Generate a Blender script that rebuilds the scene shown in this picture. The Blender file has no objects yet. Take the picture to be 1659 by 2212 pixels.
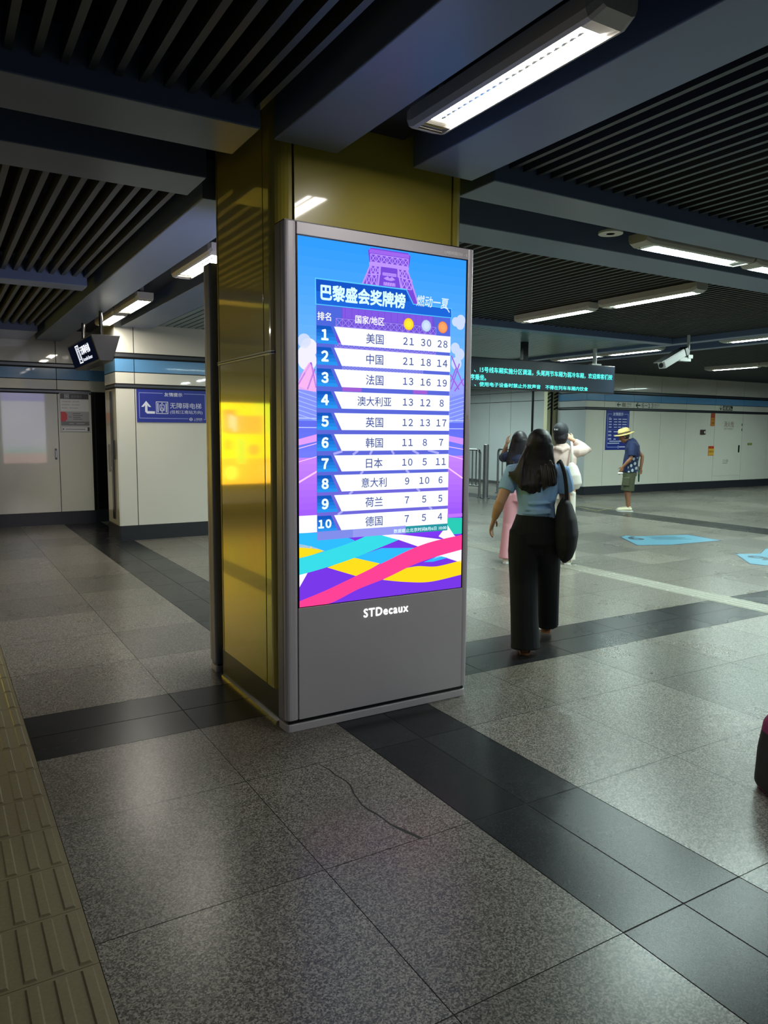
import bpy, bmesh, math, random
from mathutils import Vector, Matrix, Quaternion
random.seed(7)
C = bpy.context.scene.collection
SC = bpy.context.scene
PI = math.pi

# ------------------------------------------------------------------ camera, world, exposure
F_PX, W_PX, H_PX = 1619.9, 1659, 2212
YAW, PITCH, ROLL, EYE = math.radians(30.977), math.radians(-6.171), math.radians(0.39), 1.51
fwd = Vector((math.sin(YAW)*math.cos(PITCH), math.cos(YAW)*math.cos(PITCH), math.sin(PITCH)))
rgt = Vector((math.cos(YAW), -math.sin(YAW), 0))
upv = rgt.cross(fwd)
r2 = rgt*math.cos(ROLL) + upv*math.sin(ROLL)
u2 = upv*math.cos(ROLL) - rgt*math.sin(ROLL)
cam_data = bpy.data.cameras.new('camera')
cam = bpy.data.objects.new('camera', cam_data); C.objects.link(cam)
m3 = Matrix((r2, u2, -fwd)).transposed()
cam.matrix_world = Matrix.Translation((0, 0, EYE)) @ m3.to_4x4()
cam_data.sensor_fit = 'VERTICAL'; cam_data.sensor_height = 36.0
cam_data.lens = F_PX/H_PX*36.0
cam_data.clip_start = 0.05; cam_data.clip_end = 200
SC.camera = cam
SC.view_settings.view_transform = 'Standard'
SC.view_settings.look = 'None'
SC.view_settings.exposure = 0.0
SC.view_settings.gamma = 1.0
SC.view_settings.use_curve_mapping = False
w = bpy.data.worlds.new('station_air'); SC.world = w; w.use_nodes = True
w.node_tree.nodes['Background'].inputs[0].default_value = (0.42, 0.56, 0.85, 1)
w.node_tree.nodes['Background'].inputs[1].default_value = 0.05
try:
    SC.cycles.use_denoising = True
    SC.cycles.max_bounces = 6; SC.cycles.diffuse_bounces = 3; SC.cycles.glossy_bounces = 3
    SC.cycles.transmission_bounces = 4; SC.cycles.sample_clamp_indirect = 4.0
    SC.cycles.caustics_reflective = False; SC.cycles.caustics_refractive = False
except Exception:
    pass
LAMP_NEAR = 34.0
LAMP_MID = 56.0       # tubes beyond the column at left      # tubes over the near hall
LAMP_FAR = 140.0       # tubes of the far hall

# ------------------------------------------------------------------ materials
def S(r, g, b):
    f = lambda c: (c/255/12.92) if c/255 <= 0.04045 else ((c/255+0.055)/1.055)**2.4
    return (f(r), f(g), f(b), 1)
MATS = {}
def mat(name, col, rough=0.5, metal=0.0, coat=0.0, spec=0.5, noise=0.0, nscale=60.0, bump=0.0, bscale=200.0):
    if name in MATS: return MATS[name]
    m = bpy.data.materials.new(name); m.use_nodes = True
    nt = m.node_tree; b = nt.nodes['Principled BSDF']
    b.inputs['Base Color'].default_value = col
    b.inputs['Roughness'].default_value = rough
    b.inputs['Metallic'].default_value = metal
    b.inputs['Coat Weight'].default_value = coat
    b.inputs['Coat Roughness'].default_value = 0.055 if coat > .95 else 0.03
    b.inputs['Specular IOR Level'].default_value = spec
    if noise or bump:
        tc = nt.nodes.new('ShaderNodeTexCoord')
    if noise:
        n = nt.nodes.new('ShaderNodeTexNoise'); n.inputs['Scale'].default_value = nscale
        n.inputs['Detail'].default_value = 4
        nt.links.new(tc.outputs['Object'], n.inputs['Vector'])
        r = nt.nodes.new('ShaderNodeValToRGB')
        r.color_ramp.elements[0].position = 0.3; r.color_ramp.elements[1].position = 0.7
        r.color_ramp.elements[0].color = [c*(1-noise) for c in col[:3]]+[1]
        r.color_ramp.elements[1].color = [min(1, c*(1+noise)) for c in col[:3]]+[1]
        nt.links.new(n.outputs['Fac'], r.inputs['Fac'])
        nt.links.new(r.outputs['Color'], b.inputs['Base Color'])
    if bump:
        n2 = nt.nodes.new('ShaderNodeTexNoise'); n2.inputs['Scale'].default_value = bscale
        nt.links.new(tc.outputs['Object'], n2.inputs['Vector'])
        bp = nt.nodes.new('ShaderNodeBump'); bp.inputs['Strength'].default_value = bump
        bp.inputs['Distance'].default_value = 0.002
        nt.links.new(n2.outputs['Fac'], bp.inputs['Height'])
        nt.links.new(bp.outputs['Normal'], b.inputs['Normal'])
    MATS[name] = m
    return m
def em(rgb, strength=1.0):
    key = 'glow_%d_%d_%d_%s' % (*rgb, strength)
    if key in MATS: return MATS[key]
    m = bpy.data.materials.new(key); m.use_nodes = True
    nt = m.node_tree; nt.nodes.remove(nt.nodes['Principled BSDF'])
    e = nt.nodes.new('ShaderNodeEmission')
    e.inputs['Color'].default_value = S(*rgb); e.inputs['Strength'].default_value = strength
    nt.links.new(e.outputs[0], nt.nodes['Material Output'].inputs['Surface'])
    MATS[key] = m
    return m
def ink(rgb):
    return mat('print_%d_%d_%d' % tuple(rgb), S(*rgb), 0.35)

def granite(name, base, dark, light, rough, scale=195.0, spec=0.36):
    m = bpy.data.materials.new(name); m.use_nodes = True
    nt = m.node_tree; b = nt.nodes['Principled BSDF']
    tc = nt.nodes.new('ShaderNodeTexCoord')
    v = nt.nodes.new('ShaderNodeTexVoronoi'); v.inputs['Scale'].default_value = scale
    n = nt.nodes.new('ShaderNodeTexNoise'); n.inputs['Scale'].default_value = scale*1.1; n.inputs['Detail'].default_value = 3
    big = nt.nodes.new('ShaderNodeTexNoise'); big.inputs['Scale'].default_value = 1.6; big.inputs['Detail'].default_value = 5
    for t in (v, n, big): nt.links.new(tc.outputs['Object'], t.inputs['Vector'])
    r = nt.nodes.new('ShaderNodeValToRGB'); e = r.color_ramp.elements
    e[0].position = 0.30; e[0].color = dark; e[1].position = 0.72; e[1].color = light
    k = e.new(0.47); k.color = base
    sep = nt.nodes.new('ShaderNodeSeparateColor'); nt.links.new(v.outputs['Color'], sep.inputs[0])
    mx = nt.nodes.new('ShaderNodeMix'); mx.data_type = 'FLOAT'; mx.inputs[0].default_value = 0.45
    nt.links.new(n.outputs['Fac'], mx.inputs[2]); nt.links.new(sep.outputs[0], mx.inputs[3])
    nt.links.new(mx.outputs[0], r.inputs['Fac'])
    at = nt.nodes.new('ShaderNodeAttribute'); at.attribute_name = 'tile_tone'; at.attribute_type = 'GEOMETRY'
    ad = nt.nodes.new('ShaderNodeMath'); ad.operation = 'MULTIPLY_ADD'; ad.inputs[1].default_value = 0.22; ad.inputs[2].default_value = 0.62
    nt.links.new(big.outputs['Fac'], ad.inputs[0])
    ad2 = nt.nodes.new('ShaderNodeMath'); ad2.operation = 'MULTIPLY_ADD'; ad2.inputs[1].default_value = 0.5
    nt.links.new(at.outputs['Fac'], ad2.inputs[0]); nt.links.new(ad.outputs[0], ad2.inputs[2])
    mul = nt.nodes.new('ShaderNodeMix'); mul.data_type = 'RGBA'; mul.blend_type = 'MULTIPLY'; mul.inputs[0].default_value = 1
    nt.links.new(r.outputs['Color'], mul.inputs[6]); nt.links.new(ad2.outputs[0], mul.inputs[7])
    nt.links.new(mul.outputs[2], b.inputs['Base Color'])
    rr = nt.nodes.new('ShaderNodeMath'); rr.operation = 'MULTIPLY_ADD'; rr.inputs[1].default_value = 0.06; rr.inputs[2].default_value = rough-0.03
    nt.links.new(big.outputs['Fac'], rr.inputs[0]); nt.links.new(rr.outputs[0], b.inputs['Roughness'])
    b.inputs['Specular IOR Level'].default_value = spec
    MATS[name] = m
    return m

M_GRAN = granite('grey_granite', S(98, 93, 85), S(60, 57, 52), S(150, 144, 133), 0.28)
M_DARK = granite('black_granite', S(27, 28, 30), S(20, 21, 22), S(44, 45, 46), 0.27, 220, 0.2)
M_GROUT = mat('grout', S(38, 37, 35), 0.8)
M_PAVE = mat('tactile_paver', S(118, 109, 80), 0.42, noise=0.1, nscale=90)
M_STEELPAVE = mat('tactile_pale', S(138, 136, 124), 0.4)
M_BEAM = mat('beam_glow_tint', S(104, 119, 150), 0.33, noise=0.03, nscale=3)  # beams are neutral; the screen's blue glow is tinted into their colour
M_SLAT = mat('slat_paint', S(58, 62, 64), 0.45)
M_PLEN = mat('plenum_black', S(18, 19, 22), 0.95)
M_CHAN = mat('channel_dark', S(44, 48, 58), 0.8)
M_PANEL = mat('enamel_panel', S(224, 222, 208), 0.22, coat=0.9, noise=0.02, nscale=2)
M_PANEL2 = mat('enamel_panel_cool', S(212, 218, 220), 0.22, coat=0.8, noise=0.02, nscale=2)
M_BLUE = mat('enamel_blue', S(102, 156, 202), 0.18, coat=0.3)
M_RAIL = mat('rail_metal', S(88, 92, 96), 0.35, 0.7)
M_SKIRT = mat('skirting_stone', S(40, 43, 48), 0.3, noise=0.12, nscale=30)
M_YEL = mat('enamel_yellow', S(192, 176, 68), 0.3, coat=1.0, noise=0.02, nscale=3)
M_JOINT = mat('joint_black', S(20, 20, 22), 0.6)
M_STEEL = mat('brushed_steel', S(150, 152, 154), 0.3, 0.9)
M_DSTEEL = mat('dark_steel', S(72, 72, 72), 0.22, 0.9)
M_SILVER = mat('kiosk_silver', S(214, 207, 214), 0.4, 0.1, noise=0.02, nscale=5)
M_SIDE = mat('kiosk_side', S(158, 160, 168), 0.4, 0.1)
M_BLACK = mat('black_plastic', S(22, 23, 26), 0.35)
M_LAMPB = mat('lamp_housing', S(196, 192, 182), 0.45)
M_MIRR = mat('reflector', S(225, 225, 225), 0.12, 0.9)
M_WHITE = mat('white_plastic', S(225, 226, 222), 0.4)

# ------------------------------------------------------------------ mesh builder
class MB:
    def __init__(s): s.v = []; s.f = []; s.mi = []; s.mats = []; s.tone = []
    def m(s, material):
        if material not in s.mats: s.mats.append(material)
        return s.mats.index(material)
    def face(s, idx, material, tone=0.5):
        s.f.append(tuple(idx)); s.mi.append(s.m(material)); s.tone.append(tone)
    def poly(s, pts, material, tone=0.5):
        n = len(s.v); s.v += [tuple(p) for p in pts]; s.face(range(n, n+len(pts)), material, tone)
    def box(s, x0, x1, y0, y1, z0, z1, material, M=None):
        p = [(x0,y0,z0),(x1,y0,z0),(x1,y1,z0),(x0,y1,z0),(x0,y0,z1),(x1,y0,z1),(x1,y1,z1),(x0,y1,z1)]
        if M is not None: p = [tuple(M @ Vector(q)) for q in p]
        n = len(s.v); s.v += p
        for q in ((3,2,1,0),(4,5,6,7),(0,1,5,4),(1,2,6,5),(2,3,7,6),(3,0,4,7)):
            s.face([n+i for i in q], material)
    def rings(s, rings, material, cap=True):
        n = len(s.v); k = len(rings[0])
        for r in rings: s.v += [tuple(p) for p in r]
        for i in range(len(rings)-1):
            for j in range(k):
                a = n+i*k+j; b = n+i*k+(j+1) % k
                s.face((a, b, b+k, a+k), material)
        if cap:
            s.face([n+j for j in range(k)][::-1], material)
            s.face([n+(len(rings)-1)*k+j for j in range(k)], material)
    def tube(s, path, rad, material, n=10, flat=1.0, side=None):
        P = [Vector(p) for p in path]; L = len(P)
        if not hasattr(rad, '__len__'): rad = [rad]*L
        T = []
        for i in range(L):
            t = (P[min(i+1, L-1)]-P[max(i-1, 0)])
            T.append(t.normalized() if t.length > 1e-9 else Vector((0, 0, 1)))
        u = Vector(side) if side is not None else (Vector((0,0,1)) if abs(T[0].z) < 0.9 else Vector((1,0,0)))
        rs = []
        for i in range(L):
            u = (u-T[i]*u.dot(T[i]))
            u = u.normalized() if u.length > 1e-6 else T[i].orthogonal().normalized()
            wv = T[i].cross(u)
            r = rad[i]; ra, rb = (r if hasattr(r, '__len__') else (r, r*flat))
            rs.append([P[i]+u*math.cos(2*PI*k/n)*ra+wv*math.sin(2*PI*k/n)*rb for k in range(n)])
        s.rings(rs, material)
    def ell(s, c, r, material, n=16, k=10, R=None):
        c = Vector(c); rs = []
        for i in range(k+1):
            a = -PI/2+PI*(i+0.02*(1 if i == 0 else (-1 if i == k else 0)))/k
            ring = []
            for j in range(n):
                b = 2*PI*j/n
                q = Vector((r[0]*math.cos(a)*math.cos(b), r[1]*math.cos(a)*math.sin(b), r[2]*math.sin(a)))
                if R is not None: q = R @ q
                ring.append(c+q)
            rs.append(ring)
        s.rings(rs, material)
    def prism(s, pts, axis, a0, a1, material):
        """2-D outline (counter-clockwise) extruded along axis 'x','y' or 'z'."""
        def P(p, a):
            return (a, p[0], p[1]) if axis == 'x' else ((p[0], a, p[1]) if axis == 'y' else (p[0], p[1], a))
        s.rings([[P(p, a0) for p in pts], [P(p, a1) for p in pts]], material)
    def append(s, verts, faces, material):
        n = len(s.v); s.v += [tuple(p) for p in verts]
        for f in faces: s.face([n+i for i in f], material)

def wm(o):
    l = Matrix.Translation(o.location) @ o.rotation_euler.to_matrix().to_4x4()
    return l if o.parent is None else wm(o.parent) @ o.matrix_parent_inverse @ l
def obj(name, mb, parent=None, smooth=False, bevel=0.0, tone=False, local=False):
    me = bpy.data.meshes.new(name)
    me.from_pydata([tuple(Vector(p)) for p in mb.v], [], mb.f)
    for m in mb.mats: me.materials.append(m)
    me.polygons.foreach_set('material_index', mb.mi)
    if smooth: me.polygons.foreach_set('use_smooth', [True]*len(mb.f))
    if tone:
        at = me.attributes.new('tile_tone', 'FLOAT', 'FACE'); at.data.foreach_set('value', mb.tone)
    bm = bmesh.new(); bm.from_mesh(me)
    closed = [f for f in bm.faces]
    if not tone: bmesh.ops.recalc_face_normals(bm, faces=[f for f in closed if all(len(e.link_faces) == 2 for e in f.edges)])
    bm.to_mesh(me); bm.free()
    o = bpy.data.objects.new(name, me); C.objects.link(o)
    if parent is not None:
        o.parent = parent
        if not local: o.matrix_parent_inverse = wm(parent).inverted()
    if bevel:
        b = o.modifiers.new('edge', 'BEVEL'); b.width = bevel; b.segments = 2; b.limit_method = 'ANGLE'; b.angle_limit = math.radians(50)
    return o
def tag(o, label, cat, group=None, kind=None):
    o['label'] = label; o['category'] = cat
    if group: o['group'] = group
    if kind: o['kind'] = kind
    return o
def thing(name, label, cat, loc=(0, 0, 0), rot=(0, 0, 0), group=None):
    o = bpy.data.objects.new(name, None); C.objects.link(o)
    o.location = loc; o.rotation_euler = rot; o.empty_display_size = 0.1
    return tag(o, label, cat, group)
def struct(name, mb, parent=None, **k):
    o = obj(name, mb, parent, **k)
    if parent is None: o['kind'] = 'structure'
    return o
def copy_tree(o, parent=None):
    c = o.copy(); C.objects.link(c)
    if parent is not None: c.parent = parent
    for ch in list(o.children): copy_tree(ch, c)
    return c

# ------------------------------------------------------------------ lettering
_tc = {}
def glyphs(text, bold=0.0, spacing=1.0):
    key = (text, bold, spacing)
    if key in _tc: return _tc[key]
    cu = bpy.data.curves.new('lettering', 'FONT'); cu.body = text; cu.offset = bold; cu.resolution_u = 3
    cu.space_character = spacing
    o = bpy.data.objects.new('lettering', cu); C.objects.link(o)
    dg = bpy.context.evaluated_depsgraph_get()
    me = bpy.data.meshes.new_from_object(o.evaluated_get(dg))
    vs = [v.co.copy() for v in me.vertices]; fs = [tuple(p.vertices) for p in me.polygons]
    bpy.data.objects.remove(o); bpy.data.curves.remove(cu); bpy.data.meshes.remove(me)
    if vs:
        x0 = min(v.x for v in vs); x1 = max(v.x for v in vs); y0 = min(v.y for v in vs); y1 = max(v.y for v in vs)
    else: x0 = y0 = 0; x1 = y1 = 1
    _tc[key] = (vs, fs, x0, x1, y0, y1)
    return _tc[key]
class Sheet:
    """A flat printed / lit face: local u (right), v (up) metres, ink layers lifted a fraction of a millimetre each."""
    def __init__(s, mb, origin, U=(1,0,0), V=(0,0,1), lift=0.0003, base=0.0):
        s.mb = mb; s.o = Vector(origin); s.U = Vector(U).normalized(); s.V = Vector(V).normalized()
        s.N = s.U.cross(s.V); s.lift = lift; s.h = base
    def p(s, u, v): return s.o+s.U*u+s.V*v+s.N*s.h
    def up(s, k=1): s.h += s.lift*k
    def poly(s, pts, m): s.mb.poly([s.p(*q) for q in pts], m)
    def rect(s, u0, v0, u1, v1, m): s.poly([(u0,v0),(u1,v0),(u1,v1),(u0,v1)], m)
    def line(s, a, b, wd, m):
        a = Vector(a); b = Vector(b); d = (b-a).normalized(); n = Vector((-d.y, d.x))*wd/2
        s.poly([a-n, b-n, b+n, a+n], m)
    def frame(s, u0, v0, u1, v1, wd, m):
        s.rect(u0, v0, u1, v0+wd, m); s.rect(u0, v1-wd, u1, v1, m); s.rect(u0, v0+wd, u0+wd, v1-wd, m); s.rect(u1-wd, v0+wd, u1, v1-wd, m)
    def disc(s, u, v, r, m, n=24): s.poly([(u+r*math.cos(2*PI*i/n), v+r*math.sin(2*PI*i/n)) for i in range(n)], m)
    def ring(s, u, v, r0, r1, m, n=24):
        for i in range(n):
            a, b = 2*PI*i/n, 2*PI*(i+1)/n
            s.poly([(u+r0*math.cos(a), v+r0*math.sin(a)), (u+r1*math.cos(a), v+r1*math.sin(a)), (u+r1*math.cos(b), v+r1*math.sin(b)), (u+r0*math.cos(b), v+r0*math.sin(b))], m)
    def band(s, lo, hi, m):
        for i in range(len(lo)-1): s.poly([lo[i], lo[i+1], hi[i+1], hi[i]], m)
    def text(s, t, u0, v0, u1, v1, m, bold=0.0, keep=False, skew=0.0, align='c', spacing=1.0, wide=False):
        if wide:
            t = ''.join(chr(ord(c)+0xFEE0) if c.isdigit() or c in ':-' else c for c in t); spacing = .56
        vs, fs, x0, x1, y0, y1 = glyphs(t, 0.0, spacing)
        k = bold
        x0 -= k; x1 += k; y0 -= k; y1 += k
        sx = (u1-u0)/(x1-x0); sy = (v1-v0)/(y1-y0)
        if keep: sx = sy = min(sx, sy)
        ww = (x1-x0)*sx; hh = (y1-y0)*sy
        ou = u0+((u1-u0)-ww)*{'l': 0, 'c': .5, 'r': 1}[align]; ov = v0+((v1-v0)-hh)/2
        sh = [(0, 0)] if bold < .006 else ([(-k, 0), (k, 0), (0, k), (0, -k)] if bold < .02 else [(k*math.cos(a_*PI/4), k*math.sin(a_*PI/4)) for a_ in range(8)])
        h0 = s.h
        for n_, (dx, dy) in enumerate(sh):
            s.mb.append([s.p(ou+(v.x+dx-x0)*sx+skew*(v.y-y0)*sy, ov+(v.y+dy-y0)*sy) for v in vs], fs, m); s.h += .00002
        s.h = h0
def smooth_curve(pts, n=8):
    out = []
    P = [Vector((*p, 0)) if len(p) == 2 else Vector(p) for p in pts]
    for i in range(len(P)-1):
        p0 = P[max(i-1, 0)]; p1 = P[i]; p2 = P[i+1]; p3 = P[min(i+2, len(P)-1)]
        for k in range(n):
            t = k/n
            out.append(0.5*((2*p1)+(p2-p0)*t+(2*p0-5*p1+4*p2-p3)*t*t+(3*p1-p0-3*p2+p3)*t**3))
    out.append(P[-1])
    return [(p.x, p.y) for p in out] if len(pts[0]) == 2 else [tuple(p) for p in out]

# ================================================================== FLOOR
XB = [-6, -5.2, -4.4, -3.6, -2.8, -2.0, -1.2, -0.45, 0.05, 0.335, 1.09, 1.725, 2.005, 2.295, 2.92, 3.705, 4.46, 5.25, 5.98, 6.27, 7.03, 7.8, 8.56, 9.3, 10.05, 10.68, 11.0, 11.36,
      12.1, 12.9, 13.7, 14.5, 15.3, 16.1, 16.9, 17.7, 18.5, 19.3, 20.1, 20.9, 21.7, 22.5]
YB = [-3.9, -3.1, -2.35, -1.6, -0.84, -0.08, 0.68, 1.445, 2.197, 2.96, 3.622, 3.917, 4.21, 4.97, 5.72, 6.5, 7.27, 8.04, 8.8, 9.57, 10.33, 11.1, 11.86, 12.6, 13.4, 14.2, 15, 15.8, 16.6, 17.4, 18.2, 19.0, 19.8, 20.6, 21.4]
TACT = (8, 18)                      # columns of XB that hold tactile paving
DARKX = (11, 12, 25, 26); DARKY = (10, 11)
fl = MB()
g = 0.0016
for i in range(len(XB)-1):
    for j in range(len(YB)-1):
        dark = i in DARKX or j in DARKY
        if i in TACT: continue
        m = M_DARK if dark else M_GRAN
        g = .0028 if dark else .0016
        fl.poly([(XB[i]+g, YB[j]+g, 0), (XB[i+1]-g, YB[j]+g, 0), (XB[i+1]-g, YB[j+1]-g, 0), (XB[i]+g, YB[j+1]-g, 0)], m, random.random())
fl.poly([(-6, -3.9, -0.0015), (22.5, -3.9, -0.0015), (22.5, 21.4, -0.0015), (-6, 21.4, -0.0015)], M_GROUT)
floor = struct('floor', fl, tone=True)
tag(floor, 'grey granite tile floor crossed by paired black granite strips', 'floor', kind='structure')
ck = MB()
cp = [(1.437,2.948),(1.452,2.87),(1.450,2.824),(1.463,2.75),(1.462,2.699),(1.44,2.63),(1.434,2.596),(1.422,2.53),(1.425,2.481),(1.432,2.455),(1.437,2.436),(1.441,2.39),(1.443,2.344),(1.462,2.28),(1.49,2.197)]
wd = [.002,.003,.0035,.003,.004,.003,.003,.0035,.0045,.005,.004,.003,.004,.008,.007]
for i in range(len(cp)-1):
    a, b = Vector(cp[i]), Vector(cp[i+1]); d = (b-a).normalized(); n = Vector((-d.y, d.x))
    ck.poly([(*(a-n*wd[i]), .0006), (*(b-n*wd[i+1]), .0006), (*(b+n*wd[i+1]), .0006), (*(a+n*wd[i]), .0006)], M_GROUT)
tag(obj('crack', ck, floor), 'dark crack wandering through a granite tile', 'crack'); del bpy.data.objects['crack']['category']

def tactile(name, x0, x1, nb, material, ys, label):
    mb = MB()
    for y0, y1 in zip(ys[:-1], ys[1:]):
        mb.box(x0+.001, x1-.001, y0+.001, y1-.001, -0.002, 0.001, material)
        pit = (x1-x0)/nb
        for k in range(nb):
            xc = x0+pit*(k+.5); ww = .0175; L0 = y0+.012; L1 = y1-.012
            mb.rings([[(xc-ww, L0, .001), (xc+ww, L0, .001), (xc+ww, L1, .001), (xc-ww, L1, .001)],
                      [(xc-ww+.005, L0+.006, .0058), (xc+ww-.005, L0+.006, .0058), (xc+ww-.005, L1-.006, .0058), (xc-ww+.005, L1-.006, .0058)]], material)
    o = struct(name, mb)
    tag(o, label, 'tactile paving', kind='structure')
ys = [2.1125+.2855*k for k in range(-21, 38)]
tactile('floor_tactile_strip', 0.05, 0.335, 4, M_PAVE, ys, 'yellowish ribbed tactile paving strip along the near edge of the floor')
tactile('floor_tactile_strip', 5.98, 6.27, 4, M_STEELPAVE, [y for y in ys if y < 12.6], 'pale ribbed tactile strip crossing the floor behind the walking woman')

# ================================================================== WALLS
ZB = [0.2, 2.05, 2.10, 2.115, 2.262, 2.274, 2.44, 2.448, 2.52, 3.14]
def panel_wall(name, A, B, seams, label, nrm=1, white=None, ztop=3.14, skirt=0.2):
    """Clad wall from plan point A to B; panels stand proud of a black substrate so the joints are real gaps."""
    white = white or M_PANEL
    A = Vector((*A, 0)); B = Vector((*B, 0)); d = (B-A).normalized(); n = Vector((d.y, -d.x, 0))*nrm
    L = (B-A).length
    def bx(mb, s0, s1, z0, z1, t0, t1, m):
        q = []
        for z in (z0, z1):
            for s_, t in ((s0, t0), (s1, t0), (s1, t1), (s0, t1)): q.append(A+d*s_+n*t+Vector((0, 0, z)))
        k = len(mb.v); mb.v += [tuple(p) for p in q]
        for f in ((3,2,1,0),(4,5,6,7),(0,1,5,4),(1,2,6,5),(2,3,7,6),(3,0,4,7)): mb.face([k+i for i in f], m)
    core = MB(); bx(core, .025, L-.025, 0, 3.4, -0.16, -0.02, M_JOINT)
    edges = [0]+[s for s in seams if 0 < s < L]+[L]
    for s0, s1 in zip(edges[:-1], edges[1:]):
        a, b = s0+.005, s1-.005
        bx(core, a, b, skirt+.004, 2.048, -0.02, 0, white)
        bx(core, a, b, 2.118, 2.262, -0.02, 0, white)
        bx(core, a, b, 2.274, 2.440, -0.02, 0, M_BLUE)
        bx(core, a, b, 2.524, ztop, -0.02, 0, white)
    o = struct(name, core); tag(o, label, 'wall', kind='structure')
    rl = MB()
    for z0, z1 in ((2.056, 2.112), (2.452, 2.518)):
        bx(rl, 0, L, z0, z1, -0.02, -0.006, M_JOINT); bx(rl, 0, L, z0+.014, z1-.014, -0.006, 0.012, M_RAIL)
    obj('rail', rl, o)
    sk = MB(); bx(sk, 0, L, 0, skirt, -0.02, 0.008, M_SKIRT)
    obj('skirting', sk, o)
    return o, (A, d, n)

wb, _ = panel_wall('wall_back', (-5.9, 12.75), (2.2, 12.75), [5.9-3.4, 5.9-2.6, 5.9-.95, 5.9+.3, 5.9+1.70], 'beige panelled wall with blue band at the far left end of the concourse')
dh = MB(); dh.box(1.635, 1.665, 12.738, 12.75, 1.03, 1.20, M_DSTEEL); dh.box(1.642, 1.658, 12.728, 12.738, 1.06, 1.17, M_STEEL)
obj('flush_handle', dh, wb)
# recess with a dark steel door between the back wall and the lift block
dw = MB()
dw.box(2.2, 4.4, 12.86, 12.95, 0, 2.10, M_DSTEEL); dw.box(2.2, 4.4, 12.86, 12.95, 2.10, 2.27, M_PANEL); dw.box(2.2, 4.4, 12.86, 12.95, 2.27, 2.44, M_BLUE); dw.box(2.2, 4.4, 12.86, 12.95, 2.44, 3.4, M_PANEL)
dw.box(2.2, 4.4, 12.85, 12.86, 0, .2, M_SKIRT); dw.box(2.26, 2.275, 12.852, 12.86, .2, 2.1, M_JOINT); dw.box(3.2, 3.21, 12.852, 12.86, .2, 2.1, M_JOINT)
tag(struct('door_1', dw), 'dark polished steel door in the recess beside the beige wall', 'door', kind='structure')
# lift block: front face y=10.47, side face x=2.12
bf, _ = panel_wall('wall_block', (2.13, 10.47), (5.8, 10.47), [0.235, 1.27, 2.4], 'panelled front of the lift block carrying the blue lift sign', ztop=3.2)
bs, _ = panel_wall('wall_block_side', (2.12, 11.2), (2.12, 10.47), [], 'narrow glossy side face of the lift block', ztop=3.2)
sd = MB()
sd.box(2.100, 2.112, 10.70, 10.80, .28, 2.02, M_DSTEEL)
obj('steel_inlay', sd, bs)
pl = MB(); pl.box(2.098, 2.112, 10.95, 10.99, .92, 1.3, M_STEEL); obj('call_plate', pl, bs)
pl = MB(); pl.box(2.085, 2.112, 10.60, 10.63, 1.1, 1.36, M_DSTEEL); obj('pull_handle', pl, bs)
pl = MB(); pl.box(2.09, 2.1, 10.74, 10.77, .96, 1.0, M_STEEL); obj('lock', pl, bs)
pb = MB(); pb.box(2.2, 5.8, 11.0, 11.16, 0, 3.4, M_SKIRT); tag(struct('wall_block_rear', pb), 'dark rear of the lift block facing the recess', 'wall', kind='structure')
# right hall wall y=13
seamsR = [14.02-13.4, 15.06-13.4, 16.07-13.4, 17.07-13.4, 18.28-13.4, 19.52-13.4, 20.7-13.4]
wr, _ = panel_wall('wall_right', (13.4, 13.0), (22.4, 13.0), seamsR, 'long pale panelled wall with blue band behind the man in the hat', white=M_PANEL)
ws, _ = panel_wall('wall_right_return', (13.4, 13.95), (13.4, 13.0), [], 'short pale return at the left end of the long right wall', white=M_PANEL2)
# passage wall x=14.1 beyond the LED board
pw = MB()
pw.box(14.12, 14.3, 13.25, 21.4, 0, 3.4, M_JOINT)
ybr = [13.96, 15.60, 15.66, 16.54, 17.49, 18.45, 19.4, 20.4, 21.4]
for a, b in zip(ybr[:-1], ybr[1:]):
    if b-a < .1: pw.box(14.08, 14.12, a, b, 0, 3.3, M_DSTEEL); continue
    pw.box(14.1, 14.12, a+.006, b-.006, .08, 2.345, M_PANEL2); pw.box(14.1, 14.12, a+.006, b-.006, 2.36, 2.60, M_PANEL2); pw.box(14.1, 14.12, a+.006, b-.006, 2.612, 3.3, M_PANEL2)
pw.box(14.09, 14.12, 13.96, 21.4, 0, .08, M_STEEL)
tag(struct('wall_passage', pw), 'pale blue grey panelled passage wall behind the barriers', 'wall', kind='structure')
pe = MB(); pe.box(2.2, 14.3, 21.4, 21.5, 0, 3.4, M_PANEL2); pe.box(2.2, 2.3, 13, 21.4, 0, 3.4, M_PANEL2)
tag(struct('wall_passage_end', pe), 'pale panelled wall closing the far end of the passage', 'wall', kind='structure')

# ================================================================== CEILING
ZS = 2.85
top = MB(); top.box(-6, 22.5, -3.9, 21.5, 3.42, 3.5, M_PLEN)
tag(struct('ceiling', top), 'black void above the ceiling slats', 'ceiling', kind='structure')
def beam(x0, x1, y0, y1, label, z0=ZS, z1=3.08):
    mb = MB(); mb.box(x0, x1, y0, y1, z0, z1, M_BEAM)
    o = struct('ceiling_beam', mb, bevel=.006); tag(o, label, 'ceiling beam', kind='structure')
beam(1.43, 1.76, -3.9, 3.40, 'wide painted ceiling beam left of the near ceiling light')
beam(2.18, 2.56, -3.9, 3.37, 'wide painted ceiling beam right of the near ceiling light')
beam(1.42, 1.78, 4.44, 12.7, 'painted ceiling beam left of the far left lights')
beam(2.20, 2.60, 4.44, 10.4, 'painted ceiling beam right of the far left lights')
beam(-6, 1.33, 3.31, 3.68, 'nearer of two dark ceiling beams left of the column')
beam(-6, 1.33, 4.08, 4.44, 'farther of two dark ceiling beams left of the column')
beam(2.66, 22.4, 3.30, 3.63, 'nearer of two long ceiling beams right of the column')
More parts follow.
